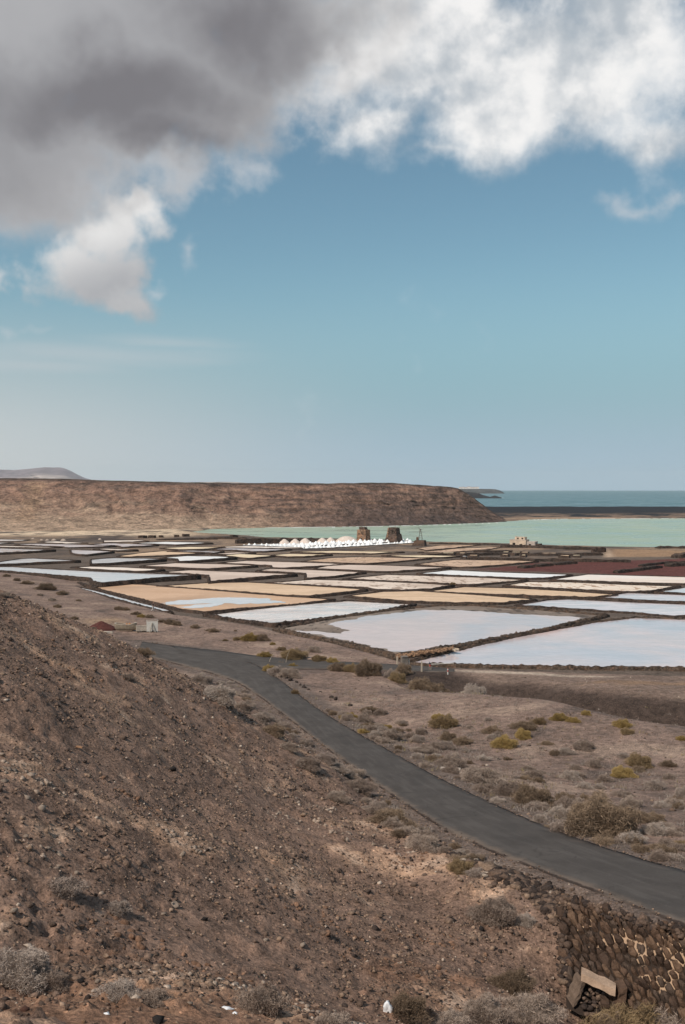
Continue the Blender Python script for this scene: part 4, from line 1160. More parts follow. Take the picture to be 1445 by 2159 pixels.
def cell(i):
    x, y, d0 = pts[i]
    poly = [(x - .5, y - .5), (x + .5, y - .5), (x + .5, y + .5), (x - .5, y + .5)]
    for j, (a, b, d1) in enumerate(pts):
        if j == i: continue
        L2 = (a - x) ** 2 + (b - y) ** 2
        if L2 > 1.1: continue
        L = math.sqrt(L2); nx, ny = (a - x) / L, (b - y) / L
        k = L * d0 / (d0 + d1)
        out_ = []
        for m in range(len(poly)):
            p, q = poly[m], poly[(m + 1) % len(poly)]
            dp = (p[0] - x) * nx + (p[1] - y) * ny - k; dq = (q[0] - x) * nx + (q[1] - y) * ny - k
            if dp <= 0: out_.append(p)
            if dp * dq < 0:
                t_ = dp / (dp - dq); out_.append((p[0] + t_ * (q[0] - p[0]), p[1] + t_ * (q[1] - p[1])))
        poly = out_
        if not poly: return None
    return poly
nst = 0
for i, (x, y, d0) in enumerate(pts):
    poly = cell(i)
    if not poly or len(poly) < 3: continue
    if (y < 0.22 and rw.random() < .35) or (x < 0.2 and rw.random() < .3): continue
    mx = max(math.hypot(p[0] - x, p[1] - y) for p in poly)
    if mx > 0.46: poly = [(x + (p[0] - x) * min(1, 0.40 / math.hypot(p[0] - x, p[1] - y)), y + (p[1] - y) * min(1, 0.40 / math.hypot(p[0] - x, p[1] - y))) for p in poly]
    # round the corners a little
    rp = []
    for m in range(len(poly)):
        p, q = poly[m], poly[(m + 1) % len(poly)]
        if math.hypot(p[0] - q[0], p[1] - q[1]) < 0.05: rp.append(((p[0] + q[0]) / 2, (p[1] + q[1]) / 2)); continue
        rp.append((p[0] + .12 * (q[0] - p[0]), p[1] + .12 * (q[1] - p[1]))); rp.append((p[0] + .88 * (q[0] - p[0]), p[1] + .88 * (q[1] - p[1])))
    poly = rp; n = len(poly)
    ht = rw.uniform(0.05, 0.16)
    inp = near_mortar(wallp(x / WPX, y / WPY)) + rw.uniform(-.4, .4)
    shk = 0.86 if inp < 0.9 else rw.choice((1.0, 1.0, .94, .88))
    vs = []; ob = rw.choice((0, 0, 0, .05, .09, -.05)); off = [ob + rw.uniform(-.05, .05) for _ in range(n)]
    for kk, (sc, o_) in enumerate(((0.93, 0.0), (0.88, 0.13), (0.66, 0.13 + ht * 0.75))):
        for m, (px_, py_) in enumerate(poly):
            a, b = x + (px_ - x) * sc * shk, y + (py_ - y) * sc * shk
            vs.append(wallp(a / WPX, b / WPY, o_ + (off[m] if kk else 0)))
    vs.append(wallp(x / WPX, y / WPY, 0.13 + ht + ob))
    fs = []
    for k in range(2):
        for m in range(n): fs.append((k * n + m, k * n + (m + 1) % n, (k + 1) * n + (m + 1) % n, (k + 1) * n + m))
    for m in range(n): fs.append((2 * n + m, 2 * n + (m + 1) % n, 3 * n))
    mesh_obj('stone', vs, fs, M_WSTONE[rw.choice((0, 0, 1, 1, 2, 3))], wall_root)
    nst += 1
M_LINTEL = simple('pale_sandstone', (0.38, 0.265, 0.19), 0.25, 3.0, 0.92, 0.6, 0.04)
def oriented_block(a, b, depth_v, height_v, rough, seed):
    """block along a->b with given thickness vectors, chipped edges"""
    a, b = Vector(a), Vector(b); r = random.Random(seed); vs = []; nseg = 7
    for i in range(nseg):
        c_ = a.lerp(b, i / (nseg - 1))
        for sx, sy in ((0, 0), (1, 0), (1, .5), (1, 1), (.5, 1.02), (0, 1)):
            vs.append(c_ + depth_v * sx + height_v * sy + Vector((r.uniform(-rough, rough),) * 1 + (r.uniform(-rough, rough), r.uniform(-rough, rough))))
    fs = []
    for i in range(nseg - 1):
        for k in range(6): fs.append((i * 6 + k, i * 6 + (k + 1) % 6, (i + 1) * 6 + (k + 1) % 6, (i + 1) * 6 + k))
    fs += [tuple(range(5, -1, -1)), tuple(range((nseg - 1) * 6, nseg * 6))]
    return vs, fs
M_JAMB = simple('dusty_jamb', (0.15, 0.105, 0.078), 0.3, 4, .95, .7, .04)
cul = thing('culvert', 'pale stone culvert mouth with lintel at the foot of the rubble wall', 'culvert', (0, 0, 0))
la, lb = atd(1226, 2068, 31.35), atd(1298, 2102, 30.6)
mesh_obj('lintel', *oriented_block(la, lb, Vector((0.10, 0.40, 0.03)), Vector((0.02, 0.03, 0.19)), 0.018, 3), M_LINTEL, cul)
ja, jb = atd(1227, 2072, 31.3), atd(1208, 2122, 31.05)
mesh_obj('jamb', *oriented_block(ja, jb, Vector((-0.10, 0.5, 0.05)), Vector((0.13, 0.05, 0.02)), 0.03, 4), M_JAMB, cul)
ja, jb = atd(1306, 2085, 30.7), atd(1300, 2160, 30.5)
mesh_obj('jamb', *oriented_block(ja, jb, Vector((-0.02, 0.5, 0.0)), Vector((0.24, 0.05, 0.02)), 0.04, 6), M_WSTONE[0], cul)
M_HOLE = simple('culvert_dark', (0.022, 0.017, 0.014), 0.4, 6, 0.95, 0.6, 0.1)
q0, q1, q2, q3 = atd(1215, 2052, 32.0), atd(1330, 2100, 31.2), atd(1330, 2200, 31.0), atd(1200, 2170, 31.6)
mesh_obj('mouth_shade', [q0, q1, q2, q3], [(0, 1, 2, 3)], M_HOLE, cul)  # dark sheet standing in for the shade inside the culvert mouth
rr_ = np.random.default_rng(8)
cp = np.array([tuple(atd(1225 + 75 * a, 2078 + 70 * b + 18 * a, 31.4 - 0.7 * b)) for a, b in rr_.uniform(0, 1, (60, 2))])
stuff(stones('rubble', cp, rr_.uniform(.05, .13, 60), palette(60, rr_, (.5, .2, .3, 0)) * 0.8, 9, M_STONE, True, cul), None, None)

# scoria rubble on the road shoulder (left of the wall) and along the verge
n = 2600
px = rr_.uniform(930, 1215, n); f_ = (px - 930) / 285
py = 1782 + 128 * f_ + (rr_.normal(0, 1, n) * (14 + 10 * f_)) + 14
dd = np.interp(px, [930, 1000, 1100, 1215], [43.5, 40.3, 38.3, 35.4]) - (py - (1782 + 128 * f_)) * 0.022
xx = (px - CX) / F * dd; zz = height(xx, dd) + 0.02
stuff(stones('shoulder_rubble', np.stack([xx, dd, zz], 1), rr_.gamma(3, .026, n) + .03, palette(n, rr_, (.45, .1, .43, .02)) * .8, 12, M_STONE), 'dark scoria rubble spilling off the road shoulder above the wall', 'rubble')

n = 520
ss_ = rr_.uniform(-.02, 1, n); tt_ = np.abs(rr_.normal(0, .05, n)) - .03
lf = rr_.uniform(0, 1, n) < .3
ss_[lf] = rr_.normal(0, .018, lf.sum()) - .006; tt_[lf] = rr_.uniform(0, .8, lf.sum())
EP = np.array([tuple(wallp(a_, b_, rr_.uniform(.05, .22))) for a_, b_ in zip(ss_, tt_)])
stuff(stones('edge_rubble', EP, rr_.gamma(3, .022, n) + .03, palette(n, rr_, (.52, .08, .40, .0)) * .82, 13, M_STONE, True, wall_root), None, None)

# ------------------------------------------------------------------ gravel of the hillside and flats
r = np.random.default_rng(21)
N = 130000
ang_ = r.uniform(-0.38, 0.40, N); dist = 15 + 55 * r.uniform(0, 1, N) ** 0.85
X, Y = np.tan(ang_) * dist, dist
keep = (is_hill(X, Y) > 0.5) & (poly_sd(X, Y, ROADPOLY) > 0.6)
X, Y = X[keep], Y[keep]
cl = fbm(X, Y, 4.5, 3)
keep = r.uniform(0, 1, len(X)) < 0.45 + 0.9 * cl
X, Y, cl = X[keep], Y[keep], cl[keep]
S = np.clip(r.gamma(1.25, 0.019, len(X)) + 0.010, 0, 0.19) * (0.75 + 0.35 * Y / 40)
Zs = height(X, Y) + S * 0.15
pl = palette(len(X), r, (.54, .30, .13, .03))
hillstones = stuff(stones('hill_gravel', np.stack([X, Y, Zs], 1), S, pl, 22, M_STONE, False), 'brown and pale stones strewn over the hillside', 'gravel')
nc_ = 46
ca_ = r.uniform(-0.36, 0.20, nc_); cd_ = 18 + 36 * r.uniform(0, 1, nc_)
CX_, CY_ = np.tan(ca_) * cd_, cd_
kk = r.integers(0, nc_, 2600); th_ = r.normal(0, 1, (2600, 2)) * r.uniform(.25, .9, nc_)[kk][:, None]
X = CX_[kk] + th_[:, 0] * 1.5 + th_[:, 1] * .3; Y = CY_[kk] + th_[:, 1] * .8
ok = (is_hill(X, Y) > .6) & (poly_sd(X, Y, ROADPOLY) > 1.0)
X, Y, kk = X[ok], Y[ok], kk[ok]; S = np.clip(r.gamma(1.5, .030, len(X)) + .02, 0, .115)
tone = np.array([(0.24, 0.165, 0.12), (0.33, 0.25, 0.195), (0.13, 0.088, 0.066), (0.20, 0.115, 0.075)])[r.integers(0, 4, nc_)][kk] * r.uniform(.65, 1.25, (len(X), 1))
stuff(stones('outcrop_rubble', np.stack([X, Y, height(X, Y) - S * .1], 1), S, tone, 27, M_STONE), 'clusters of broken outcrop stone on the hillside', 'rubble')
N = 9000
ang_ = r.uniform(-0.34, 0.36, N); dist = 34 + 165 * r.uniform(0, 1, N) ** 1.3
X, Y = np.tan(ang_) * dist, dist
keep = (is_hill(X, Y) < 0.4) & (np.minimum(poly_sd(X, Y, ROADPOLY), poly_sd(X, Y, SIDEPOLY)) > 0.4) & (poly_sd(X, Y, PAN_AREA) > 0.5)
X, Y = X[keep], Y[keep]; S = np.clip(r.gamma(1.5, .03, len(X)) + .02, 0, .25)
stuff(stones('flat_gravel', np.stack([X, Y, height(X, Y)], 1), S, palette(len(X), r, (.62, .14, .18, .06)), 23, M_STONE, False), 'scattered stones on the flat ground beyond the road', 'gravel')

# gravel thrown along both road edges
eg = np.concatenate([resample(ROAD_L, 500), resample(ROAD_R, 500)]); n = 7000
k_ = r.integers(0, len(eg), n); off = np.where(k_ < 500, -1, 1) * (np.abs(r.normal(0, .45, n)) - .10)
X = eg[k_, 0] + off * 0.85 + r.normal(0, .1, n); Y = eg[k_, 1] + off * .5 + r.normal(0, .1, n)
S = r.gamma(2, .012, n) + .012
Zg = np.maximum(height(X, Y), np.where(off * np.where(k_ < 500, -1, 1) < .02, eg[k_, 2] + .03, -9))
stuff(stones('verge_gravel', np.stack([X, Y, Zg], 1), S, palette(n, r, (.62, .2, .16, .02)), 24, M_STONE, False), 'gravel spilled along both edges of the road', 'gravel')

# single rocks that stand out
def rock(px, py, size_px, col, label, group=None, seed=0, flat=0.65, name='rock'):
    q = hit(px, py); s = size_px * q.y / F / 2
    rg = np.random.default_rng(seed + 100)
    o = stones(name, np.zeros((1, 3)), np.array([1.0]), np.array([col]), seed + 50, M_STONE, True, None, flat)
    co = np.empty(len(o.data.vertices) * 3, np.float32); o.data.vertices.foreach_get('co', co); co = co.reshape(-1, 3)
    co *= 1 + rg.normal(0, .14, (len(co), 1))
    for _ in range(3):                      # knock flat facets off
        nv = rg.normal(0, 1, 3); nv /= np.linalg.norm(nv); dd_ = co @ nv; lim = rg.uniform(.35, .6)
        co -= np.maximum(dd_ - lim, 0)[:, None] * nv
    o.data.vertices.foreach_set('co', co.ravel()); o.data.update()
    o.location = q + Vector((0, 0, s * 0.25)); o.scale = (s,) * 3
    return tag(o, label, 'rock', group)
RB, RP, RK, RR_, RO = (0.13, 0.09, 0.07), (0.34, 0.265, 0.21), (0.035, 0.029, 0.027), (0.12, 0.062, 0.047), (0.30, 0.185, 0.115)
for k, (px, py, s, c_, lab) in enumerate([
    (50, 2132, 27, RR_, 'blocky reddish rock in the bottom left corner'), (88, 2120, 20, RB, 'flat brown rock right of the blocky reddish one'), (142, 2132, 14, RB, 'small brown rock on the bottom path'),
    (331, 2158, 36, RK, 'black lava lump at the bottom edge'), (178, 2157, 16, RO, 'pale orange stone cut by the bottom edge'), (80, 2084, 14, RO, 'tan stone below the lower left shrub'), (172, 2082, 17, RK, 'dark rock between the two lower left shrubs'),
    (204, 2075, 14, RP, 'pale stone beside the dark rock between the lower left shrubs'), (400, 2118, 13, RP, 'pale cube-like stone below the small hollow'), (445, 2113, 12, RP, 'pale stone right of the small hollow'),
    (424, 2104, 10, RP, 'small pale stone in the hollow mouth'), (460, 2145, 18, RB, 'brown rock left of the bottom middle shrub'), (645, 2148, 20, RB, 'brown rock right of the bottom middle shrub'),
    (563, 1858, 17, RP, 'pale stone alone on the middle of the hillside'), (385, 1805, 18, RP, 'whitish rock on the upper middle hillside'), (160, 1842, 14, RP, 'whitish stone at the left hillside outcrop'),
    (58, 1500, 12, RB, 'brown stone high on the left hillside'), (365, 1626, 16, RK, 'dark rock in the middle of the upper hillside'), (430, 1940, 16, RK, 'dark rock on the lower hillside'), (368, 1912, 24, RP, 'whitish outcrop rock on the rusty patch'),
    (345, 1930, 16, RP, 'white streaked rock left of the rusty patch outcrop'), (290, 1962, 14, RB, 'brown rock below the left twiggy shrub'), (560, 1985, 18, RP, 'pale outcrop rock on the lower slope'), (640, 1995, 22, RP, 'large pale outcrop rock on the lower slope'),
    (872, 1869, 24, RB, 'brown rock near the grey verge'), (1014, 1962, 20, RK, 'dark round rock beside the grey gully'), (1085, 1700, 10, RB, 'small rock among shrubs right of the road'), (733, 1775, 14, RP, 'whitish stone near the road shrubs'), (30, 1925, 20, RP, 'whitish outcrop at the left edge'), (90, 1710, 26, RP, 'white outcrop patch rock on the left hillside'), (60, 1685, 18, RP, 'upper white outcrop rock on the left hillside')]):
    rock(px, py, s, c_, lab, None, k)
for k, (px, py, s) in enumerate([(587, 1425, 9), (594, 1429, 11), (604, 1431, 9), (612, 1436, 14), (625, 1440, 11), (634, 1446, 9), (642, 1451, 12), (651, 1455, 8), (676, 1460, 8), (698, 1472, 12), (708, 1477, 13), (738, 1489, 11)]):
    rock(px, py, s, (0.045, 0.034, 0.03), ['first', 'second', 'third', 'fourth', 'fifth', 'sixth', 'seventh', 'eighth', 'ninth', 'tenth', 'eleventh', 'last'][k] + ' dark boulder from the junction in the row right of the road', 'boulders lining the bend', 200 + k, 0.8, 'boulder')

# ------------------------------------------------------------------ shrubs
def shrub_mat(name, a, b_):
    m, t, b = new_mat(name)
    p = t.new('ShaderNodeTexCoord').outputs['Object']
    rn = t.new('ShaderNodeObjectInfo').outputs['Random']
    n = t.noise(p, 3.0, 3, 0.6)
    c_ = t.mix(t.smooth(t.add(n, t.mul(t.sub(rn, .5), .3)), 0.35, 0.65), a, b_)
    t.l.new(c_, b.inputs['Base Color'])
    return m
M_SHRUB = {'g': shrub_mat('dry_grey_twigs', (0.25, 0.188, 0.152), (0.39, 0.305, 0.25)), 'b': shrub_mat('dry_brown_twigs', (0.17, 0.12, 0.083), (0.285, 0.205, 0.142)),
           'y': shrub_mat('yellow_green_twigs', (0.27, 0.185, 0.07), (0.40, 0.28, 0.115)), 'p': shrub_mat('pale_dead_twigs', (0.32, 0.25, 0.21), (0.45, 0.37, 0.315)), 'o': shrub_mat('olive_twigs', (0.19, 0.13, 0.075), (0.29, 0.205, 0.115))}
M_STEM = simple('shrub_stem', (0.10, 0.075, 0.06), 0.2, 8, 0.9, 0)
def shrub_data(seed, n, hgt, loose, thin=1.0):
    r = np.random.default_rng(seed)
    th_ = r.uniform(0, 6.283, n); cz = r.uniform(0.02, 1, n) ** 0.8; el_ = np.arcsin(np.clip(cz, 0, 1))
    lob = 1 + 0.24 * np.sin(th_ * 3 + seed) * np.cos(el_) + 0.16 * np.sin(th_ * 5 + 2 * seed) + 0.18 * np.sin(el_ * 6 + th_ * 2 + seed)
    rad_ = lob * (r.uniform(0.15, 1, n) ** 0.42)
    P = np.stack([np.cos(th_) * np.cos(el_) * rad_, np.sin(th_) * np.cos(el_) * rad_, hgt * np.sin(el_) * rad_], 1) * 0.84
    dirv_ = P * np.array([1, 1, 1.2]) + r.normal(0, loose, (n, 3)) + np.array([0, 0, 0.35])
    dirv_ /= np.linalg.norm(dirv_, axis=1)[:, None]
    L = r.uniform(.12, .34, n)[:, None]; w = r.uniform(.007, .016, n)[:, None] * thin; L = L * (0.6 + 0.4 * thin)
    sd_ = np.cross(dirv_, r.normal(0, 1, (n, 3))); sd_ /= np.linalg.norm(sd_, axis=1)[:, None]
    a, b, c_ = P - sd_ * w, P + sd_ * w, P + dirv_ * L
    side = np.cross(dirv_, sd_)
    e = P + dirv_ * L * .5 + (sd_ * .6 + side * r.choice((-1, 1), n)[:, None]) * L * .55
    m0 = P + dirv_ * L * .35; m1 = P + dirv_ * L * .45 + side * w
    V = np.stack([a, b, c_, m0, m1, e], 1).reshape(-1, 3)
    V[:, 2] = np.maximum(V[:, 2], -0.03)
    f = np.array([(0, 1, 2), (3, 4, 5)])[None] + (np.arange(n) * 6)[:, None, None]
    tw = (V, f.reshape(-1, 3))
    st = MB()
    rp = random.Random(seed)
    for i in range(14):
        t_ = rp.uniform(0, 6.283); e_ = rp.uniform(.35, 1.3)
        q = Vector((math.cos(t_) * math.cos(e_), math.sin(t_) * math.cos(e_), hgt * math.sin(e_))) * rp.uniform(.55, .8)
        st.tube((rp.uniform(-.08, .08), rp.uniform(-.08, .08), -0.06), q, .020, .006, 4)
    return tw, st
SHRUB_ME = {}
for k, (n_, hg, lo_, tn_) in enumerate([(4200, .95, .45, 1), (4200, .80, .55, 1), (4000, 1.1, .5, 1), (3600, .72, .6, 1), (12000, .9, .6, .5), (12000, .75, .7, .5)]):
    tw, st = shrub_data(k + 3, n_, hg, lo_, tn_)
    o = np_mesh('twigs', tw[0], tw[1], None, None, False); s_ = st.build('stems', None)
    SHRUB_ME[k] = (o.data, s_.data)
    bpy.data.objects.remove(o); bpy.data.objects.remove(s_)
SHRUB_VAR = {}
def shrub(px, py, wpx, kind, label, group=None, seed=0, hs=1.0, pos=None):
    q = pos if pos is not None else hit(px, py)
    rs = random.Random(seed * 7 + 1)
    s = (wpx * q.y / F / 2 * 1.06) if pos is None else wpx
    k = rs.randrange(4) if s < 0.62 else 4 + rs.randrange(2)
    if (k, kind) not in SHRUB_VAR:
        a = SHRUB_ME[k][0].copy(); a.materials.clear(); a.materials.append(M_SHRUB[kind])
        b = SHRUB_ME[k][1].copy(); b.materials.clear(); b.materials.append(M_STEM)
        SHRUB_VAR[(k, kind)] = (a, b)
    rt = thing('shrub', label, 'shrub', q + Vector((0, 0, -0.04)), rs.uniform(0, 6.28), group)
    rt.scale = (s, s * rs.uniform(.85, 1.1), s * rs.uniform(.8, 1.1) * hs)
    for nm, me in zip(('twigs', 'stems'), SHRUB_VAR[(k, kind)]):
        o = bpy.data.objects.new(nm, me); COL.objects.link(o); o.parent = rt
    return rt
LAB = {}
SH = [ # hand-placed shrubs: px, base py, width px, kind, label
 (889, 1463, 62, 'b', 'big rounded brown shrub on the gully rim'), (1001, 1477, 58, 'p', 'pale dead shrub alone on the dark gully bank'), (921, 1464, 42, 'b', 'low brown shrub right of the big gully shrub'), (825, 1432, 34, 'p', 'small pale shrub in the dark gully head'), (852, 1419, 34, 'b', 'brown shrub by the side road beside the wooden post'),
 (713, 1414, 42, 'b', 'brown shrub on the near edge of the side road'), (775, 1424, 62, 'b', 'large brown shrub on the near edge of the side road'), (743, 1417, 40, 'o', 'olive shrub between two brown ones on the side road'), (838, 1440, 40, 'o', 'olive tuft below the gully head'),
 (559, 1385, 28, 'y', 'yellow shrub at the far edge of the junction'), (595, 1371, 22, 'o', 'olive shrub left of the dry stalks'), (575, 1360, 14, 'y', 'small yellow shrub above the junction'), (620, 1390, 52, 'o', 'wide olive shrub beside the dry stalks'), (663, 1375, 32, 'g', 'grey shrub above the side road'), (672, 1394, 36, 'o', 'olive shrub at the far edge of the side road'), (700, 1398, 28, 'y', 'yellow tuft at the far edge of the side road'),
 (500, 1350, 18, 'o', 'left olive shrub of the pair above the junction'), (528, 1351, 34, 'y', 'yellow shrub of the pair above the junction'), (553, 1351, 30, 'b', 'dark brown shrub right of the yellow pair shrub'), (475, 1352, 12, 'o', 'tiny olive tuft above the junction'), (497, 1331, 8, 'b', 'tiny dark tuft by the pan rim'), (450, 1333, 20, 'b', 'dark shrub left of the pan rim corner'),
 (568, 1415, 34, 'y', 'yellow shrub on the inside of the road bend'), (585, 1423, 42, 'p', 'pale shrub on the inside of the road bend'), (612, 1428, 50, 'g', 'grey shrub behind the boulder row'), (622, 1464, 20, 'o', 'olive tuft beside the boulder row'), (592, 1404, 20, 'b', 'brown tuft behind the bend'), (617, 1410, 26, 'y', 'yellow tuft behind the bend'),
 (939, 1533, 62, 'o', 'wide olive shrub in the middle of the right flat'), (925, 1516, 30, 'y', 'yellow tuft behind the wide olive shrub'), (825, 1560, 52, 'g', 'grey shrub right of the road middle'), (1039, 1545, 38, 'b', 'low brown shrub in the middle of the right flat'), (1064, 1575, 52, 'y', 'yellow-green shrub in front of the low brown one'), (1108, 1536, 48, 'b', 'brown shrub beside the yellow row on the flat'),
 (1138, 1527, 30, 'o', 'olive tuft right of the brown flat shrub'), (1181, 1519, 38, 'y', 'yellow shrub of the pair near the gully rim'), (1210, 1522, 28, 'y', 'smaller yellow shrub of the gully rim pair'), (1235, 1507, 24, 'y', 'yellow tuft right on the gully rim'), (1313, 1533, 34, 'y', 'bright yellow shrub near the gully at right'), (1322, 1547, 30, 'o', 'olive tuft below the bright yellow shrub'),
 (1348, 1617, 62, 'o', 'dark olive shrub on the right flat'), (1313, 1637, 54, 'y', 'mustard yellow shrub left of the dark olive one'), (1233, 1579, 48, 'g', 'grey-brown shrub on the right flat'), (1153, 1571, 28, 'b', 'small brown shrub on the right flat'), (1103, 1558, 40, 'y', 'yellowish low shrub on the right flat'), (1437, 1561, 20, 'y', 'yellow tuft at the right edge'),
 (954, 1618, 64, 'g', 'grey shrub beside the pale slab by the road'), (1009, 1648, 84, 'g', 'broad grey shrub right of the road'), (1074, 1678, 66, 'g', 'grey shrub beside the broad one'), (1123, 1695, 90, 'b', 'big brown-grey shrub right of the road'), (1198, 1718, 78, 'g', 'tall grey shrub left of the biggest one'), (1268, 1755, 150, 'b', 'biggest brown shrub beside the road at right'), (1405, 1805, 62, 'b', 'dark shrub on the road edge at right'), (1440, 1790, 40, 'o', 'olive shrub at the right edge above the road'), (1330, 1700, 50, 'g', 'grey shrub behind the biggest one'),
 (755, 1668, 66, 'g', 'grey shrub hugging the left edge of the road'), (740, 1640, 54, 'g', 'grey shrub up the left road edge'), (825, 1738, 92, 'b', 'dark grey-brown shrub left of the road'), (463, 1482, 84, 'p', 'pale pinkish shrub at the hill edge by the bend'), (578, 1548, 54, 'b', 'dark shrub on the left verge'), (652, 1622, 60, 'g', 'round grey shrub on the left verge'), (687, 1606, 54, 'p', 'pale shrub on the left verge'),
 (712, 1688, 54, 'g', 'grey shrub below the left verge'), (553, 1522, 50, 'p', 'pale shrub at the hill edge'), (423, 1440, 52, 'p', 'pale shrub on the hill crest by the junction'), (269, 1432, 34, 'g', 'grey tuft high on the hillside'), (304, 1381, 38, 'b', 'brown shrub on the hill crest'), (515, 1500, 50, 'g', 'grey shrub between the pale ones at the hill edge'), (610, 1580, 46, 'g', 'grey verge shrub in the middle'),
 (40, 2070, 160, 'p', 'large pale shrub at the lower left edge'), (108, 2082, 84, 'g', 'grey shrub right of the large lower left one'), (250, 2103, 84, 'p', 'pale shrub left of the hollow'), (322, 2116, 76, 'g', 'grey shrub in the hollow'), (553, 2136, 108, 'g', 'grey shrub at the bottom middle'), (130, 1885, 96, 'p', 'sparse pale twigs on the left hillside outcrop'), (250, 1925, 56, 'p', 'bare pale twigs on the left hillside'),
 (1044, 1938, 96, 'g', 'grey shrub in the hollow below the road'), (1108, 1950, 46, 'p', 'pale tuft right of the hollow shrub'), (1083, 2090, 92, 'b', 'brown shrub left of the culvert'), (860, 2142, 96, 'b', 'brown shrub beside the white bag'), (1023, 2160, 124, 'g', 'wide grey shrub at the bottom right'), (1113, 2160, 132, 'g', 'wide grey shrub below the culvert'), (1340, 2170, 175, 'o', 'large ochre shrub in front of the rubble wall'), (1295, 2172, 96, 'b', 'brown shrub at the culvert foot'), (1420, 2190, 120, 'g', 'grey shrub in the bottom right corner'), (950, 2165, 90, 'g', 'grey shrub at the bottom edge right of the bag'), (700, 2166, 80, 'g', 'grey shrub at the bottom edge left of the bag'),
 (975, 1838, 64, 'o', 'ochre tuft on the road shoulder'), (895, 1790, 72, 'g', 'grey shrub on the left road shoulder'), (860, 1760, 50, 'g', 'grey tuft above the shoulder shrub'),
 (14, 1216, 18, 'b', 'dark tuft at the left edge below the long brine pan'), (36, 1225, 16, 'b', 'second dark tuft below the long brine pan'), (56, 1232, 26, 'b', 'third dark tuft below the long brine pan'), (99, 1244, 40, 'b', 'wide dark shrub on the left flat'), (131, 1254, 26, 'b', 'dark shrub right of the wide one on the left flat'), (166, 1267, 14, 'b', 'small dark tuft near the canal'), (110, 1267, 20, 'g', 'grey tuft on the left flat'), (122, 1281, 20, 'b', 'dark tuft lower on the left flat'), (9, 1259, 26, 'g', 'grey shrub at the left edge on the hill crest'), (157, 1306, 20, 'b', 'dark tuft above the red heap'), (85, 1256, 16, 'g', 'grey tuft at the left flat middle'),
 (250, 1286, 20, 'b', 'left dark shrub of the pair near the walker'), (264, 1287, 22, 'b', 'right dark shrub of the pair near the walker'), (288, 1297, 20, 'b', 'dark shrub left of the yellow one near the walker'), (299, 1302, 20, 'y', 'yellow shrub in the row below the walker'), (315, 1303, 20, 'b', 'dark shrub right of the yellow one below the walker'), (342, 1312, 18, 'b', 'dark shrub behind the white panel'), (358, 1315, 26, 'b', 'dark shrub right of the white panel'), (373, 1318, 24, 'b', 'outer dark shrub right of the white panel'), (412, 1325, 18, 'b', 'dark tuft midway to the pan corner'), (441, 1331, 16, 'b', 'dark tuft near the pan corner'),
 (955, 1232, 14, 'o', 'small green bush on a dyke corner among the pans')]
for k, (px, py, w, kd, lab) in enumerate(SH):
    pos = None
    if py < 1240 and px > 500: pos = at(px, py, 0.75); w = w * pos.y / F / 2
    hs_k = 0.9 if py > 1300 else 0.75
    if px > 1200 and py > 2100: pos = atd(px, py, 29.2); w = w * 29.2 / F / 2 * 1.25; pos.z = drop(pos.x, pos.y); hs_k = 1.45
    if 800 < px < 1010 and 1415 < py < 1480: pos = at(px, py, 0.75); w = w * pos.y / F / 2 * 1.1; hs_k = 1.25
    shrub(px, py, w, kd, lab, None, k, hs_k, pos)
# the belt of dry shrubs right of the road, and the strip along the hill foot
rs = random.Random(99)
cnt = 0
occupied = []
while cnt < 180:
    px = rs.uniform(640, 1445); lo_ = float(np.interp(px, [640, 750, 830, 930, 1050, 1180, 1300, 1445], [1485, 1552, 1600, 1652, 1710, 1768, 1808, 1850])) - 14
    py = lo_ - abs(rs.gauss(0, 1)) * (40 + 80 * (px - 640) / 805)
    if py < 1495 + (px - 640) * 0.02: continue
    kd = rs.choice('gggggbbppp' + ('y' if py < 1640 else 'b'))
    w = rs.uniform(15, 42) * (py - 1031) / 560
    KN = {'g': 'grey', 'b': 'brown', 'p': 'pale straw', 'y': 'yellow', 'o': 'olive'}[kd]
    ZX = 'below the boulder row' if px < 760 else 'near the pale concrete hatch' if px < 960 else 'beside the broad grey shrub' if px < 1110 else 'around the biggest brown shrub' if px < 1290 else 'toward the right edge'
    gap = lo_ - py
    ZY = 'right at the road edge' if gap < 22 else 'a little back from the road' if gap < 60 else 'midway across the flat' if gap < 110 else 'far out on the flat'
    SZ = 'small' if w < 24 * (py - 1031) / 560 else 'medium' if w < 36 * (py - 1031) / 560 else 'large'
    shrub(px, py, w, kd, f'{SZ} {KN} dry shrub {ZY}, {ZX}', 'dry shrubs of the right-hand belt', 500 + cnt, rs.uniform(.7, 1.0))
    cnt += 1
cnt = 0
while cnt < 64:
    f_ = rs.random(); k = rs.uniform(2.6, 9.99); i = int(k)
    a, b = ROAD_L[i + 1], ROAD_L[min(i + 2, len(ROAD_L) - 1)]
    q = a.lerp(b, k - i) + Vector((-1, -0.75, 0)).normalized() * rs.uniform(0.7, 3.2)
    q.z = drop(q.x, q.y)
    kd = rs.choice('gggppb'); sz = rs.uniform(.25, .62)
    ZX = ['by the left road shoulder', 'by the left road shoulder', 'by the left road shoulder', 'beside the dark shrub left of the road', 'beside the dark shrub left of the road', 'halfway up the left verge', 'halfway up the left verge', 'below the road bend', 'below the road bend', 'at the road bend'][min(9, i)]
    shrub(0, 0, sz, kd, f"{'small' if sz < .37 else 'medium' if sz < .5 else 'large'} {dict(g='grey', p='pale', b='brown')[kd]} dry shrub {ZX}, between hillside and road", 'verge shrubs left of the road', 800 + cnt, rs.uniform(.75, 1.0), q)
    cnt += 1

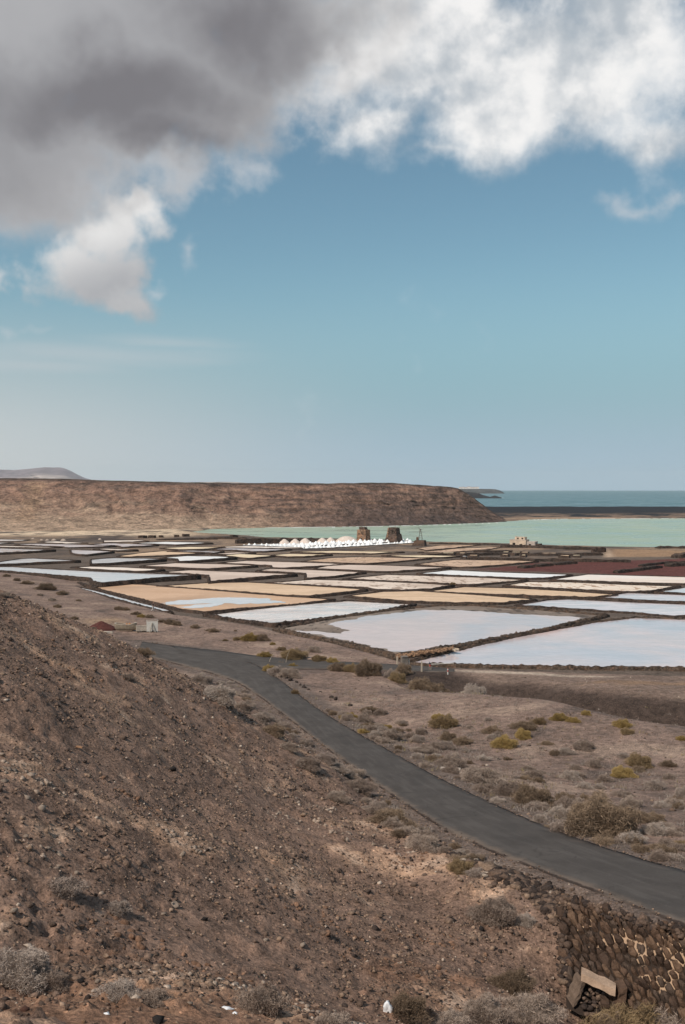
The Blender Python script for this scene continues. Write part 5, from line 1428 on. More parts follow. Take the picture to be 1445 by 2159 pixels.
# low dead tufts: one mass of dry grass on the flats and the hillside
r = np.random.default_rng(31)
N = 15000
ang_ = r.uniform(-0.33, 0.36, N); dist = 32 + 75 * r.uniform(0, 1, N)
X, Y = np.tan(ang_) * dist, dist
rd = poly_sd(X, Y, ROADPOLY)
ok = (np.minimum(rd, poly_sd(X, Y, SIDEPOLY)) > 0.5) & (is_hill(X, Y) < .5) & (r.uniform(0, 1, N) < 0.25 + 0.75 * ss(rd, 22, 3)) & (fbm(X, Y, 6, 3) > -0.15)
X, Y = X[ok], Y[ok]; n = len(X); Zt = height(X, Y)
B = 9
hs = r.uniform(.10, .30, n)
base = np.repeat(np.stack([X, Y, Zt], 1), B, 0) + np.concatenate([r.normal(0, .13, (n * B, 2)), np.zeros((n * B, 1))], 1)
dv = np.concatenate([r.normal(0, .6, (n * B, 2)), r.uniform(.4, 1, (n * B, 1))], 1) * np.repeat(hs, B)[:, None]
sdv = np.stack([-dv[:, 1], dv[:, 0], np.zeros(n * B)], 1); sdv /= np.linalg.norm(sdv, axis=1)[:, None] + 1e-9
wv_ = r.uniform(.008, .02, (n * B, 1))
V = np.stack([base - sdv * wv_, base + sdv * wv_, base + dv], 1).reshape(-1, 3)
tc = np.array([(0.23, 0.185, 0.155), (0.17, 0.13, 0.10), (0.25, 0.19, 0.085), (0.30, 0.25, 0.21)])[r.choice(4, n, p=(.5, .25, .1, .15))]
M_TUFT = bpy.data.materials.new('dry_tufts'); M_TUFT.use_nodes = True
_t = NT(M_TUFT.node_tree); _cv = _t.new('ShaderNodeVertexColor'); _cv.layer_name = 'Col'
_t.l.new(_cv.outputs[0], _t.n['Principled BSDF'].inputs['Base Color']); _t.n['Principled BSDF'].inputs['Roughness'].default_value = .95
stuff(np_mesh('dry_grass', V, np.arange(len(V)).reshape(-1, 3), M_TUFT, np.repeat(tc, B * 3, 0), False), 'thin dry grass and dead tufts over the flat right of the road', 'grass')

# ------------------------------------------------------------------ stone walls, huts and plots among the pans
M_WALLSTONE = rock_mat('dry_lava_wall', (0.055, 0.041, 0.034), 2.2)
M_TOWER = rock_mat('ochre_masonry', (0.185, 0.118, 0.080), 2.0)
M_TOWERDARK = rock_mat('dark_masonry', (0.082, 0.058, 0.047), 2.0)
def stone_wall(pix, h, w, label, z=0.2, mat=None, group='dry stone walls by the lake', seed=0):
    P = [at(px, py, z) for px, py in pix]
    c0 = sum(P, Vector()) / len(P)
    Q = resample(P, max(6, int(sum((b - a).length for a, b in zip(P[:-1], P[1:])) / 1.4)))
    r = random.Random(seed); V = []
    for i, q in enumerate(Q):
        a = Q[max(0, i - 1)]; b = Q[min(len(Q) - 1, i + 1)]
        t_ = Vector((b[0] - a[0], b[1] - a[1], 0)).normalized(); nn = Vector((-t_.y, t_.x, 0))
        hh = h * (1 + r.uniform(-.22, .18)) * (0.75 if i in (0, len(Q) - 1) else 1)
        c_ = Vector(q) - c0
        for o_, z_ in ((-w * .65, -0.8), (-w * .5, hh * .9), (0, hh), (w * .5, hh * .9), (w * .65, -0.8)):
            V.append(tuple(c_ + nn * (o_ + r.uniform(-.1, .1)) + Vector((0, 0, z_ + r.uniform(-.06, .06)))))
    n = len(Q)
    fs = [tuple(x) for x in grid_faces(n, 5)] + [(0, 1, 2, 3, 4), tuple(range((n - 1) * 5 + 4, (n - 1) * 5 - 1, -1))]
    o = mesh_obj('stone_wall', V, fs, mat or M_WALLSTONE)
    o.location = c0
    return tag(o, label, 'wall', group)
for k, (pix, h, w, lab) in enumerate([
    ([(498, 1146), (560, 1144.5), (672, 1143.5)], 1.9, 2.2, 'long dark wall behind the salt mounds'),
    ([(985, 1180), (1060, 1181), (1130, 1183)], .9, 1.2, 'dark wall behind the rough peach pan'), ([(1130, 1183), (1230, 1184), (1330, 1185)], .8, 1.2, 'dark wall along the back of the red cinder field'),
    ([(1055, 1154), (1120, 1154.5), (1190, 1157)], 1.0, 1.4, 'dark wall in front of the ruined house'), ([(1188, 1158), (1250, 1158.5)], 1.1, 2.0, 'dark bank right of the ruined house'),
    ([(1110, 1171), (1200, 1171.5), (1270, 1170)], .8, 1.4, 'low dark wall below the small bright plots'), ([(975, 1172), (1060, 1169), (1090, 1171)], .9, 2.0, 'dark rubble bank left of the small bright plots'),
    ([(1098, 1197.5), (1122, 1195.5)], .7, 2.2, 'leftmost short dark wall in the red cinder field'), ([(1130, 1194.5), (1160, 1192)], .7, 2.2, 'second short dark wall in the red cinder field'), ([(1166, 1191), (1212, 1187.5)], .7, 2.2, 'third short dark wall in the red cinder field'),
    ([(1298, 1208), (1350, 1202), (1392, 1196.5)], .7, 1.6, 'long dark wall slanting through the red cinder field'), ([(1350, 1194), (1400, 1188), (1470, 1186)], .6, 1.2, 'upper dark wall in the red cinder field'), ([(1408, 1194), (1470, 1190)], .9, 2.2, 'thick dark wall at the right edge of the red field'),
    ([(1425, 1176), (1470, 1170)], 1.2, 3.0, 'dark mound wall at the right edge behind the red field'), ([(1385, 1156.5), (1410, 1156), (1480, 1157)], .9, 2.4, 'dark rocks along the lake shore at the right'),
    ([(905, 1146.5), (1000, 1147.5), (1076, 1150)], .5, 1.4, 'low dark shore wall left of the ruined house'), ([(1130, 1152), (1250, 1156)], .4, 1.4, 'low shore wall right of the ruined house'),
    ([(440, 1136), (520, 1136)], .8, 1.4, 'low wall left of the salt yard'), ([(330, 1139), (460, 1137)], .6, 1.6, 'low wall in front of the dark stone huts'),
    ([(655, 1152.5), (712, 1150.5)], .45, .6, 'left low divider among the small salt cones'), ([(720, 1150), (770, 1147)], .45, .6, 'middle low divider among the small salt cones'), ([(780, 1147), (830, 1144)], .45, .6, 'right low divider among the small salt cones'),
    ([(890, 1172), (985, 1168)], .5, 1.0, 'thin wall above the thin straw pan'), ([(1000, 1164), (1080, 1163)], .6, 1.6, 'dark ridge left of the tiny bright plots'), ([(165, 1230.5), (182, 1236), (205, 1240)], .5, .8, 'small wall corner at the canal head')]):
    stone_wall(pix, h, w, lab, 0.25, None, None, k)
stone_wall([(1249, 1165), (1262, 1164.5), (1276, 1163.5)], 1.75, 1.0, 'tan ruined wall beside the pale track', 0.25, M_TOWERDARK, None, 77)
for k, (px, py, w, h, lab) in enumerate([(301, 1134.5, 15, 4.4, 'widest dark stone hut below the lake corner'), (321, 1134, 13.5, 4.4, 'second dark stone hut from the left'), (340, 1133, 9, 3.4, 'small middle dark stone hut'), (373, 1132, 11, 3.2, 'low dark stone hut second from the right'), (392, 1131, 14, 4, 'rightmost dark stone hut by the lake tip'), (493.5, 1133.5, 13, 4.6, 'lone dark stone hut on the lake shore left of the salt mounds')]):
    q = at(px, py, 0.3); s = q.y / F
    t_ = thing('stone_hut', lab, 'hut', q, 0.2 * (k - 2), 'dark stone huts by the lake')
    W_, H_ = w * s, h * s
    MB().frustum((-W_ / 2, W_ / 2, -1.6, 1.6, -.5), (-W_ * .44, W_ * .46, -1.3, 1.3, H_)).rough(.12, k).build('wall', M_WALLSTONE, t_)
    MB().box(-W_ * .46, W_ * .48, -1.45, 1.45, H_ + .003, H_ + .22).rough(.08, k).build('roof', M_DYKE_BROWN, t_)
# pale spoil heaps at far left
M_SPOIL = simple('pale_spoil', (0.42, 0.33, 0.27), 0.35, .6, .95, .6, .2)
def mound(name, rad_, h, seed, mat, pw_=1.0, n=18, m=7, parent=None, elong=1.0, lump=.12):
    r = random.Random(seed); vs = []; fs = []
    for j in range(m):
        t_ = j / m
        for i in range(n):
            a = 2 * math.pi * i / n
            rr2 = rad_ * (1 - t_) * (1 + lump * math.sin(3 * a + seed) * .6 + r.uniform(-lump, lump) * .6)
            zz = h * (1 - (1 - t_) ** (1.0 + pw_)) * (1 + r.uniform(-.03, .03)) if j else -0.5 * min(1.0, h)
            vs.append((math.cos(a) * rr2 * elong, math.sin(a) * rr2, zz))
    vs.append((0, 0, h))
    for j in range(m - 1):
        for i in range(n): fs.append((j * n + i, j * n + (i + 1) % n, (j + 1) * n + (i + 1) % n, (j + 1) * n + i))
    for i in range(n): fs.append(((m - 1) * n + i, (m - 1) * n + (i + 1) % n, m * n))
    return mesh_obj(name, vs, fs, mat, parent, True)
for k, (px, py, w, lab) in enumerate([(88, 1140, 10, 'first pale spoil heap from the left'), (100, 1140.5, 11, 'second pale spoil heap from the left'), (114, 1140.5, 13, 'third and tallest pale spoil heap'), (134, 1141, 14, 'fourth pale spoil heap from the left'), (211, 1138, 9, 'lone pale heap right of the spoil heaps'), (70, 1137, 9, 'small pale heap left of the spoil heaps')]):
    q = at(px, py, 0.4); s = q.y / F
    o = mound('spoil_heap', w * s / 2, w * s * .36, k, M_SPOIL); o.location = q
    tag(o, lab, 'heap')
# tiny bright plots right of centre
for k, (px, py, w, kind, lab) in enumerate([(945, 1166.5, 24, 'yellow', 'leftmost bright little plot in the dark rubble'), (975, 1166.5, 14, 'tan', 'second bright little plot in the dark rubble'), (998, 1171.5, 18, 'tan', 'lower bright little plot in the dark rubble'), (1066, 1164.5, 13, 'yellow', 'upper left of the little bright plots below the house'), (1088, 1165, 20, 'yellow', 'upper middle little bright plot below the house'), (1106, 1165, 16, 'tan', 'upper right little bright plot below the house'), (1065, 1170, 14, 'tan', 'lower left little bright plot below the house'), (1104, 1171, 9, 'yellow', 'lower right little bright plot below the house'), (1155, 1167, 36, 'tan', 'longer bright plot right of the little ones'), (1190, 1172, 20, 'tan', 'small plot in front of the longer one'), (1215, 1171.5, 16, 'yellow', 'rightmost little plot by the tan wall'), (978, 1173.7, 9, 'white', 'tiny white tank at the dark dyke corner')]):
    make_pan(kind, 0.75, .18, .5, [(px - w / 2, py), (px - w / 2 + 3, py - 1.5), (px + w / 2, py - 1.5), (px + w / 2 - 2, py + .4)], lab, 0, 300 + k)

# ------------------------------------------------------------------ salt yard: big mounds and rows of small cones
yard = make_pan('white', 0.30, .2, .8, [(505, 1149.5), (560, 1151), (640, 1157), (700, 1155), (880, 1144), (850, 1139.5), (720, 1140.5), (600, 1146)], 'white salt yard floor under the rows of salt cones', 0, 333)
def salt_mat(name, a, b_):
    m, t, b = new_mat(name)
    p = t.new('ShaderNodeTexCoord').outputs['Object']
    n = t.noise(p, 1.1, 5, .6); w_ = t.noise(t.vec('MULTIPLY', p, (1, 1, .25)), 3.0, 3, .6)
    t.l.new(t.mix(t.smooth(t.add(t.mul(n, .6), t.mul(w_, .4)), .35, .65), a, b_), b.inputs['Base Color'])
    bump(t, b, w_, .4, .12)
    return m
M_SALT = salt_mat('fresh_salt', (.80, .78, .76), (.88, .87, .86)); M_SALTPINK = salt_mat('weathered_salt', (.55, .44, .37), (.70, .59, .52))
for k, (px, py, w, h, lab, el_) in enumerate([(600, 1146, 25, 9.6, 'leftmost big pinkish salt mound', 1), (622.5, 1145.5, 25, 9.6, 'second big salt mound from the left', 1), (644, 1145, 28, 10.6, 'third big salt mound, sharpest of the left three', 1), (680, 1143.5, 27, 9.8, 'fourth big salt mound from the left', 1), (697.5, 1142.5, 23, 9.8, 'fifth big salt mound, left of the long one', 1), (731, 1142, 30, 11.5, 'long flat-topped salt mound beside the mill tower', 1.7)]):
    q = at(px, py, 0.3); s = q.y / F
    o = mound('salt_mound', w * s / 2, h * s, 40 + k, M_SALTPINK, .55 if k < 5 else 1.2, 26, 10, None, el_, .05); o.location = q
    tag(o, lab, 'salt mound', 'big salt mounds behind the cones')
cone_me = [mound('salt_cone', 1.0, 1.0, 60 + k, M_SALT, .12, 12, 5, None, 1.0, .08) for k in range(3)]
rc = random.Random(4); cn_n = 0
for rowi, ((x0, y0), (x1, y1), n_, hh) in enumerate([((640, 1156.3), (876, 1144), 27, 6.6), ((603, 1154), (846, 1141.5), 27, 6.2), ((560, 1151), (800, 1140.5), 24, 5.4), ((690, 1144), (862, 1138.8), 16, 5.2), ((512, 1149.6), (640, 1148), 11, 4.0)]):
    for i in range(n_):
        t_ = (i + rc.uniform(-.25, .25)) / (n_ - 1)
        if rc.random() < .06: continue
        q = at(x0 + (x1 - x0) * t_, y0 + (y1 - y0) * t_ + rc.uniform(-.5, .5), 0.3); s = q.y / F * hh * rc.uniform(.55, 1.2)
        if cn_n < 3: o = cone_me[cn_n]
        else:
            o = cone_me[cn_n % 3].copy(); COL.objects.link(o)
        o.location = q; o.scale = (s * .92, s * .92, s); o.rotation_euler = (0, 0, rc.uniform(0, 6))
        rown = ['front row', 'second row', 'third row', 'back row by the mill towers', 'low left row'][rowi]
        where = 'at the left end' if t_ < .03 else 'at the right end' if t_ > .97 else 'in the left part' if t_ < .34 else 'in the middle' if t_ < .67 else 'in the right part'
        tag(o, f'small white salt cone {where} of the {rown}', 'salt cone', 'rows of small salt cones'); cn_n += 1

# ------------------------------------------------------------------ windmill towers
M_WOOD = simple('weathered_wood', (0.16, 0.115, 0.085), .3, 6, .85, .4, .01)
M_OPENING_SHADE = simple('shadowy_opening', (0.03, 0.024, 0.02), .2, 3, .95, 0)  # near-black colour stands in for the shade inside doorways and windows
M_METAL = simple('rusty_metal', (0.11, 0.085, 0.072), .3, 10, .7, 0, spec=.4)
def taper(mb, w0, w1, d0, d1, z0, z1, dx=0):
    return mb.frustum((-w0 / 2, w0 / 2, -d0 / 2, d0 / 2, z0), (-w1 / 2 + dx, w1 / 2 + dx, -d1 / 2, d1 / 2, z1))
q = at(767, 1141, 0.3); s = q.y / F
t1 = thing('windmill_tower', 'square ochre stone mill tower right of the long salt mound', 'mill tower', q, math.radians(-32))
taper(MB(), 4.5, 4.0, 4.1, 3.6, -.4, 4.9).rough(.06, 1).build('tower_body', M_TOWER, t1)
taper(MB(), 2.7, 2.5, 2.5, 2.3, 4.9, 5.9, -.4).rough(.05, 2).build('upper_block', M_TOWERDARK, t1)
MB().box(-.45, .35, -2.12, -1.9, .0, 1.35).build('door', M_OPENING_SHADE, t1)
MB().box(-1.3, -.85, -2.02, -1.85, 2.9, 3.4).build('window', M_OPENING_SHADE, t1)
MB().box(.5, .9, -2.0, -1.83, 3.3, 3.7).build('window', M_OPENING_SHADE, t1)
MB().tube((0.6, 0, 5.8), (0.7, 0, 8.6), .10, .07).tube((0.0, -.2, 6.1), (1.5, 0, 7.9), .05).tube((1.4, .2, 6.0), (.1, 0, 7.7), .05).build('mast', M_WOOD, t1)
q = at(831, 1143, 0.3)
t2 = thing('windmill_tower', 'dark stepped stone mill tower with a slanting buttress, right of the ochre one', 'mill tower', q, math.radians(-30))
taper(MB(), 6.1, 4.6, 5.6, 4.2, -.4, 3.4).rough(.07, 3).build('tower_base', M_TOWERDARK, t2)
taper(MB(), 3.9, 3.5, 3.5, 3.2, 3.4, 6.0).rough(.06, 4).build('upper_tower', M_TOWERDARK, t2)
MB().add([(-2.3, -2.4, 2.0), (-1.5, -2.5, 2.0), (-1.3, -2.0, 5.9), (-1.9, -1.9, 5.9), (-2.3, -1.6, 2.0), (-1.5, -1.6, 2.0), (-1.3, -1.5, 5.9), (-1.9, -1.5, 5.9)], [(0, 1, 2, 3), (1, 5, 6, 2), (4, 0, 3, 7), (3, 2, 6, 7), (5, 4, 7, 6)]).rough(.04, 5).build('buttress', M_TOWER, t2)
MB().box(-.15, .55, -1.95, -1.6, 3.5, 5.2).build('door', M_OPENING_SHADE, t2)
MB().tube((.4, -1.9, 3.6), (2.0, -1.8, 5.9), .09).build('beam', M_WOOD, t2)
MB().tube((.5, 0, 5.9), (.5, 0, 7.2), .07).build('mast', M_WOOD, t2)
q = at(884.5, 1150, 0.3)
t3 = thing('wind_pump', 'small wind pump with lattice mast on a dark stone plinth', 'wind pump', q, math.radians(-20))
MB().frustum((-2.9, 2.6, -1.7, 1.7, -.4), (-1.5, 2.2, -1.4, 1.4, 2.0)).rough(.06, 6).build('plinth', M_TOWERDARK, t3)
MB().box(-1.1, -.35, -.5, .5, 2.0, 3.2).rough(.03, 7).build('pump_hut', M_TOWER, t3)
mb = MB()
for sx in (-1, 1):
    for sy in (-1, 1): mb.tube((.45 + sx * .75, sy * .7, 2.0), (.45 + sx * .12, sy * .12, 6.0), .055)
for z_, k_ in ((2.9, .59), (3.8, .44), (4.7, .30), (5.4, .2)):
    c4 = [(.45 - k_, -k_, z_), (.45 + k_, -k_, z_), (.45 + k_, k_, z_), (.45 - k_, k_, z_)]
    for i in range(4): mb.tube(c4[i], c4[(i + 1) % 4], .035)
mb.build('lattice_mast', M_METAL, t3)
rot = MB().tube((.2, 0, 6.15), (.75, 0, 6.15), .16)
for i in range(4):
    a = i * math.pi / 2 + .6
    rot.tube((.25, 0, 6.15), (.25 - .2, math.cos(a) * 1.0, 6.15 + math.sin(a) * 1.0), .05, .03)
rot.tube((.7, 0, 6.15), (1.5, 0, 5.95), .04); rot.tube((.0, 0, 6.2), (-.5, .1, 7.0), .04)
rot.build('rotor', M_METAL, t3)

# ------------------------------------------------------------------ ruined house by the lake
M_PLASTER = simple('flaking_plaster', (0.60, 0.46, 0.345), .22, .9, .9, .4, .05)
M_PLASTER2 = simple('grey_plaster', (0.46, 0.38, 0.33), .25, .9, .9, .4, .05)
q = at(1098, 1153, 0.3)
hs_ = thing('ruined_house', 'ruined two-storey plastered house on the lake shore', 'house', q, math.radians(-24))
hs_.scale = (1.0, 1.0, 0.86)
MB().box(-3.5, 2.6, -2.6, 2.6, -.4, 3.0).rough(.05, 1).build('wall', M_PLASTER, hs_)
MB().box(-3.6, 2.7, -2.7, 2.7, 3.003, 3.25).rough(.06, 2).build('cornice', M_PLASTER2, hs_)
MB().box(-1.8, 2.0, -1.7, 1.9, 3.25, 4.3).rough(.05, 3).build('upper_wall', M_PLASTER, hs_)
mb = MB()
for x in (-1.6, -.7, .3, 1.4): mb.box(x, x + .55, -1.6, -1.1, 4.3, 4.3 + random.Random(int(x * 10)).uniform(.2, .6))
mb.rough(.04, 4).build('broken_parapet', M_PLASTER2, hs_)
MB().box(2.6, 6.0, -2.0, 2.4, -.4, 2.5).rough(.08, 5).build('annex_wall', M_PLASTER2, hs_)
MB().box(6.0, 7.6, -1.6, 2.2, -.4, 1.5).rough(.1, 6).build('annex_wall', M_TOWERDARK, hs_)
for x, z_, w, h in ((-2.4, 0, 1.0, 1.9), (.2, .2, 1.1, 1.2), (3.6, .5, .8, 1.0)): MB().box(x, x + w, -2.66 if x < 2.6 else -2.06, -2.4 if x < 2.6 else -1.8, z_, z_ + h).build('opening', M_OPENING_SHADE, hs_)
for x, z_ in ((-.9, 3.5), (.8, 3.5)): MB().box(x, x + .6, -1.76, -1.5, z_, z_ + .55).build('window', M_OPENING_SHADE, hs_)

# ------------------------------------------------------------------ red cinder heap, boat, panel skip
M_CINDER = simple('red_cinder', (0.095, 0.036, 0.030), .3, 3, .98, 1.0, .08)
q = at(214, 1331, .95); q.z = drop(q.x, q.y); s = q.y / F
o = mound('cinder_heap', 27 * s, 16.5 * s, 3, M_CINDER, .12, 40, 14, None, 1.3, .05); o.location = q
tag(o, 'dark red cinder heap left of the old boat', 'heap')
M_HULL = simple('grey_hull_paint', (0.30, 0.245, 0.185), .3, 3, .85, .4, .02); M_GUN = simple('pale_gunwale', (0.52, 0.45, 0.37), .2, 3, .8, .2, .01); M_INSIDE = simple('boat_inside', (0.14, 0.09, 0.065), .3, 3, .9, .3, .02)
q = hit(266, 1331.5)
bt = thing('rowing_boat', 'old grey wooden boat lying beside the red heap', 'boat', q, math.radians(-9))
bt.scale = (1.0, 1.0, 1.35)
def hull(scale, dz, n=15, m=9):
    V = []
    for i in range(n):
        u = i / (n - 1); x = -1.65 + 3.3 * u
        half = .62 * scale * (math.sin(math.pi * (0.14 + 0.80 * u)) ** .65 if u < .98 else .06); keel = .06 + .34 * max(0, u - .72) ** 1.4 * 3
        top = .74 + .12 * (2 * u - 1) ** 2 + (.08 if u > .8 else 0)
        for j in range(m):
            a = -1 + 2 * j / (m - 1)
            z_ = keel + (top - keel) * abs(a) ** 2.1 + dz
            V.append((x * (1 if scale == 1 else .97), half * math.copysign(abs(a) ** .72, a), min(z_, top + .0)))
    return V, grid_faces(n, m)
V, Fh = hull(1.0, 0); np_mesh('hull', V, Fh, M_HULL, None, False, bt)
V2, F2 = hull(.93, .05); np_mesh('inner_hull', V2, F2[:, ::-1], M_INSIDE, None, False, bt)
tr = MB()
for sgn in (0, 8):
    for i in range(14): tr.tube(V[i * 9 + sgn], V[(i + 1) * 9 + sgn], .035, None, 5)
tr.tube(V[0], V[8], .035, None, 5); tr.build('gunwale', M_GUN, bt)
mb = MB(); mb.add([V[j] for j in range(9)], [tuple(range(9))]); mb.build('transom', M_HULL, bt)
for x in (-.7, .4): MB().box(x, x + .24, -.5, .5, .52, .56).build('thwart', M_WOOD, bt)
MB().tube((-1.3, -.45, .05), (1.1, -.35, .05), .06).tube((-1.0, .4, .05), (1.0, .4, .05), .06).build('skid', M_WOOD, bt)
M_BUOY = simple('orange_buoy', (0.42, 0.19, 0.08), .25, 5, .7, .2, .01)
for k, (x, y, rr2, lab) in enumerate([(.15, -.1, .17, 'left orange float lying in the old boat'), (.55, .0, .2, 'middle orange float lying in the old boat'), (.95, -.05, .15, 'right orange float lying in the old boat')]):
    me = MB(); ns = 10
    vs = []; fs = []
    for j in range(1, 6):
        for i in range(ns):
            a, b = 2 * math.pi * i / ns, math.pi * j / 6
            vs.append((rr2 * math.sin(b) * math.cos(a), rr2 * math.sin(b) * math.sin(a), rr2 * math.cos(b) * .92))
    vs += [(0, 0, rr2), (0, 0, -rr2)]
    for j in range(4):
        for i in range(ns): fs.append((j * ns + i, j * ns + (i + 1) % ns, (j + 1) * ns + (i + 1) % ns, (j + 1) * ns + i))
    for i in range(ns): fs += [(50, (i + 1) % ns, i), (51, 40 + i, 40 + (i + 1) % ns)]
    fl = thing('float', lab, 'float', q + Vector((x, y, 1.02)))
    mesh_obj('ball', vs, fs, M_BUOY, fl, True)
    MB().tube((0, 0, rr2 * .95), (0, 0, rr2 * 1.25), .03).build('eyelet', M_METAL, fl)
M_WHITE = simple('dirty_white_paint', (0.60, 0.565, 0.51), .12, 2, .7, .1, .01); M_SLAT = simple('bleached_slats', (0.46, 0.40, 0.33), .2, 4, .85, .3, .01)
q = hit(318, 1333.5)
sk = thing('cart', 'low slatted cart with a tall white end panel, right of the old boat', 'cart', q, math.radians(14))
MB().box(-2.05, .95, -.05, 1.25, .16, .28).build('floor', M_WOOD, sk)
for i in range(9): MB().box(-2.0 + i * .155, -1.89 + i * .155, -.09, -.055, .22, .95).rough(.006, i).build('slat', M_SLAT, sk)
MB().box(-2.08, -.62, -.12, -.03, .953, 1.04).build('top_rail', M_GUN, sk)
MB().box(-2.08, -2.0, -.02, 1.2, .22, .98).build('end_board', M_SLAT, sk)
MB().box(-.60, 1.02, -.10, -.03, .12, 1.62).build('panel', M_WHITE, sk)
MB().tube((-.62, -.07, 1.78), (1.03, -.07, 1.80), .028).tube((1.03, -.07, .0), (1.03, -.07, 1.80), .03).tube((-.61, -.07, 1.6), (-.62, -.07, 1.78), .03).build('top_bar', M_WHITE, sk)
MB().tube((-.15, -.35, .0), (.22, -.13, 1.42), .06, .05).tube((.68, -.32, .05), (.26, -.13, 1.42), .06, .05).tube((.0, -.22, .55), (.55, -.22, .55), .03).build('brace', simple('grey_brace', (.36, .32, .27), .2, 4, .8, .2, .01), sk)
for x in (-1.5, .3): MB().tube((x, -.15, .14), (x, 1.3, .14), .15, None, 10).build('roller', M_METAL, sk)
for k, (px, py, w, lab) in enumerate([(228, 1334, 20, 'left pale plank on the ground by the red heap'), (232, 1338.5, 12, 'short pale plank below the longer one'), (354, 1289.5, 8, 'pale plank beside the canal right of the walker')]):
    p_ = hit(px, py); s = p_.y / F
    o = MB().box(-w * s / 2, w * s / 2, -.14, .14, 0, .07).rough(.02, k).build('plank', M_GUN); o.location = p_ + Vector((0, 0, .03)); o.rotation_euler = (0, 0.03, -.12 + .2 * k)
    tag(o, lab, 'plank')

# ------------------------------------------------------------------ barrier, posts, block
M_RED = simple('red_paint', (0.46, 0.05, 0.04), .15, 4, .6, 0); M_CONC = simple('rough_concrete', (0.20, 0.165, 0.14), .3, 3, .95, .6, .04); M_PALEWOOD = simple('pale_post_wood', (0.50, 0.41, 0.32), .2, 8, .85, .3, .01)
q = at(907, 1412, .64)
br = thing('road_barrier', 'white boom barrier across the side road', 'barrier', q)
MB().box(-.16, .16, -.16, .16, -.3, .38).build('base', M_CONC, br)
MB().tube((0, 0, .38), (0, 0, .62), .07).build('post', M_RED, br)
MB().add([(-.12, -.05, .66), (.16, -.05, .66), (-.06, -.05, .98), (-.12, .05, .66), (.16, .05, .66), (-.06, .05, .98)], [(0, 1, 2), (5, 4, 3), (0, 3, 4, 1), (1, 4, 5, 2), (2, 5, 3, 0)]).build('counterweight', simple('dark_iron', (.05, .05, .06), .2, 6, .6, 0), br)
b1 = at(957, 1411, .62)
bl = b1 - q
MB().tube((0, 0, .64), (bl.x, bl.y, .70), .045, .035).build('boom', M_WHITE, br)
q = at(944.5, 1421, .6)
pw_ = thing('marker_post', 'short red and white marker post beside the boom barrier', 'post', q)
MB().tube((0, 0, -.2), (0, 0, .26), .075).build('white_band', M_WHITE, pw_)
MB().tube((0, 0, .263), (0, 0, .44), .077).build('red_band', M_RED, pw_)
MB().tube((0, 0, .443), (0, 0, .60), .075).build('top_band', M_WHITE, pw_)
MB().tube((0, 0, .603), (0, 0, .64), .07, .04).build('cap', M_RED, pw_)
for k, (px, py, h, lab) in enumerate([(889.5, 1416, 1.18, 'tall pale wooden post by the side road'), (838, 1400.5, .9, 'pale post left of the concrete block')]):
    q = at(px, py, .65)
    po = thing('wooden_post', lab, 'post', q, .3)
    MB().frustum((-.08, .08, -.08, .08, -.3), (-.065, .065, -.065, .065, h)).rough(.008, k).build('shaft', M_PALEWOOD, po)
    MB().frustum((-.065, .065, -.065, .065, h + .002), (-.03, .03, -.03, .03, h + .05)).build('cap', M_PALEWOOD, po)
q = at(853.5, 1401, .65)
cb = thing('sluice_block', 'squat concrete sluice block at the pan corner', 'block', q, .25)
MB().frustum((-.42, .36, -.3, .4, -.3), (-.36, .34, -.26, .36, .92)).rough(.03, 2).build('body', M_CONC, cb)
MB().box(-.40, .38, -.32, .42, .923, 1.0).rough(.02, 3).build('cap', M_CONC, cb)
MB().tube((.52, -.1, -.2), (.52, -.1, .7), .06).build('red_white_stake', M_WHITE, cb)
q = at(955, 1369.5, .50)
o = MB().box(-.25, .25, -1.0, 1.0, -.1, .10).box(-.31, -.25, -1.0, 1.0, -.1, .22).box(.25, .31, -1.0, 1.0, -.1, .22).rough(.02, 1).build('sluice_channel', M_PALEWOOD); o.location = q; o.rotation_euler = (0, 0, .55)
tag(o, 'pale sluice channel crossing the dyke between the two big pans', 'channel')
q = hit(950, 1624)
o = MB().box(-.62, .62, -.3, .3, -.1, .07).box(-.62, .62, -.36, -.3, -.1, .12).rough(.015, 1).build('concrete_hatch', simple('pale_concrete', (.40, .33, .27), .2, 4, .9, .4, .02)); o.location = q + Vector((0, 0, .05)); o.rotation_euler = (0, 0, -.15)
tag(o, 'pale concrete hatch at the right road edge', 'hatch')
# dry flower stalks
for k, (px, py, h, bend, lab) in enumerate([(568, 1402, 1.9, .9, 'left bent dry flower stalk at the road bend'), (603, 1404, 2.1, .45, 'right dry flower stalk at the road bend')]):
    q = hit(px, py); mb = MB(); pr = None
    for i in range(9):
        t_ = i / 8; p_ = Vector((bend * t_ ** 2, 0, h * (t_ - .12 * t_ * t_)))
        if pr is not None: mb.tube(pr, p_, .035 * (1.15 - t_ * .8), .035 * (1.05 - t_ * .8), 5)
        pr = p_
    o = mb.build('flower_stalk', M_PALEWOOD); o.location = q
    tag(o, lab, 'stalk')
# orange rubble crowning the dyke corner, its warm tone standing in for sunlight
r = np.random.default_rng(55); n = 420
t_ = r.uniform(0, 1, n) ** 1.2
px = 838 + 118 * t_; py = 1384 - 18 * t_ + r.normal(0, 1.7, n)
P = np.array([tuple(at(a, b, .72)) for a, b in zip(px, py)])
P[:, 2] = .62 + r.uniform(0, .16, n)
dst = stuff(stones('rubble', P - np.array([*pan_roots[1][1], 0]), r.uniform(.09, .22, n), np.array([(.28, .165, .10)]) * r.uniform(.5, 1.3, (n, 1)), 56, M_STONE, True, pan_roots[1][0]), None, None)

